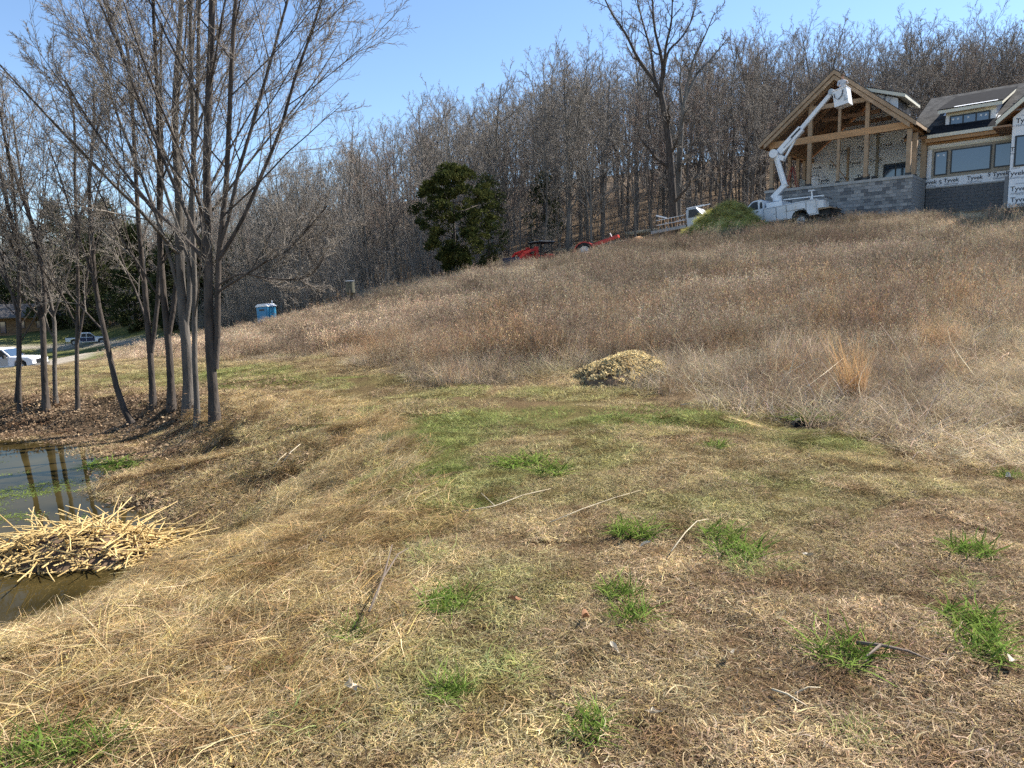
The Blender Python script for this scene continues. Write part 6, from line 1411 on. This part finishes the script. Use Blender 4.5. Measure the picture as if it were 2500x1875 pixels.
leaf('curled red-brown dead leaf right of centre in the foreground', 1265, 1350, .05, 'dead_leaf', 1); leaf('pale star-shaped oak leaf at the lower left', 762, 1500, .055, 'pale_leaf', 2, True); leaf('bleached white leaf lying centre right', 1578, 1430, .035, 'bleached_leaf', 3)
leaf('grey-white leaf leaning in the grass below centre', 1325, 1420, .035, 'bleached_leaf', 4); leaf('pale torn leaf at the bottom, right of centre', 1408, 1562, .035, 'pale_leaf', 5, True); leaf('cream leaf at the far right edge of the lawn', 2185, 1448, .04, 'bleached_leaf', 6)
leaf('pale leaf at the left foreground', 480, 1470, .04, 'pale_leaf', 7); leaf('brown leaf at the bottom left', 640, 1510, .04, 'dead_leaf', 8); leaf('white leaf scrap halfway up the right side', 2178, 1042, .05, 'bleached_leaf', 9); leaf('small cream leaf right of the yellow-green tuft', 1745, 1215, .035, 'bleached_leaf', 10)
leaf('pale leaf in the middle distance left of the paired tufts', 1395, 1190, .04, 'pale_leaf', 11); leaf('brown oak leaf right of the tuft in the middle foreground', 1110, 1312, .045, 'dead_leaf', 12, True)
# logs in the wood
def log(label, px, py, D, L, rz, r):
    p = at(px, py, D); z = h1(p[0], p[1]); t = empty('fallen_log', (p[0], p[1], z + r * .7), rot=(0, -.12, rz)); tag(t, label, 'log')
    MB().tube([(-L / 2, 0, 0), (-L * .1, .05, .05), (L / 2, 0, 0)], [r, r * .9, r * .6], 8).build('trunk', 'stick', t, smooth=True); MB().tube([(L * .1, 0, 0), (L * .3, .3, .6)], [r * .4, r * .15], 6).build('broken_branch', 'stick', t)
log('pale fallen log lying in the wood right of the dark cedar', 1200, 640, 60, 3.2, .3, .10); log('white broken log tilted in the wood left of the red tractor', 1205, 640, 57, 1.2, 1.0, .09); log('dark-shaded fallen log behind the red implement', 1440, 590, 62, 6, -.1, .2); log('fallen log in the wood behind the soil heap', 1590, 560, 64, 5, .25, .2)

# leaf litter on the bare bank under the trees
LL = []
for k in range(4):
    rng = G(930 + k); n_ = 90; q = np.stack([rng.normal(0, .22, n_), rng.normal(0, .22, n_), rng.uniform(.004, .03, n_)], -1); d = rng.normal(0, 1, (n_, 3)) * np.array([1, 1, .45]); d /= np.linalg.norm(d, axis=1, keepdims=True); s2 = np.cross(d, rng.normal(0, .3, (n_, 3)) + np.array([0, 0, 1.])); s2 /= np.linalg.norm(s2, axis=1, keepdims=True)
    L = rng.uniform(.012, .035, (n_, 1)); W = L * rng.uniform(.3, .7, (n_, 1)); V = np.stack([q - d * L, q - s2 * W, q + d * L, q + s2 * W], 1).reshape(-1, 3)
    LL.append(npmesh('litter_%d' % k, V, np.arange(4 * n_).reshape(-1, 4), M['grass_patch'], bc=np.repeat(np.repeat(rng.uniform(.35, 1.4, (n_, 1)), 4, 0), 3, 1)))
x, y = wedge(2600, 7.5, 19, rg, -200, 760, pw=1.6); z = H(x, y); px, py, fl = zones(x, y, z); sd = shore_dist(x, y)
k = (sd > .05) & (sd < 4.2) & (fl < .5) & (rg.random(len(x)) < np.where(sd < 2.6, .8, .3)); x, y, z = x[k], y[k], z[k]; n = len(x)
scatter('leaf_litter', 'brown and tan leaf litter on the bare pond bank under the trees', 'leaf litter', np.stack([x, y, z], -1), slope_rot(x, y, rg), np.ones((n, 3)) * rg.uniform(.7, 1.2, (n, 1)), rg.integers(0, 4, n), mix(np.tile(np.array((.42, .31, .2)), (n, 1)), np.array((.2, .13, .085)), rg.random(n)), LL)
# bare roots in the cut bank
for i, (pl_, lb) in enumerate([([(95, 930), (120, 915), (150, 908)], 'dark root under the double trunk'), ([(215, 940), (250, 925), (285, 905)], 'dark root running from the leaning trunk foot'), ([(330, 950), (370, 935), (420, 920)], 'dark root along the bank below the Y-forked tree')]):
    stick(lb, pl_, .02, 'stick_dark', .01, 'tree_root')
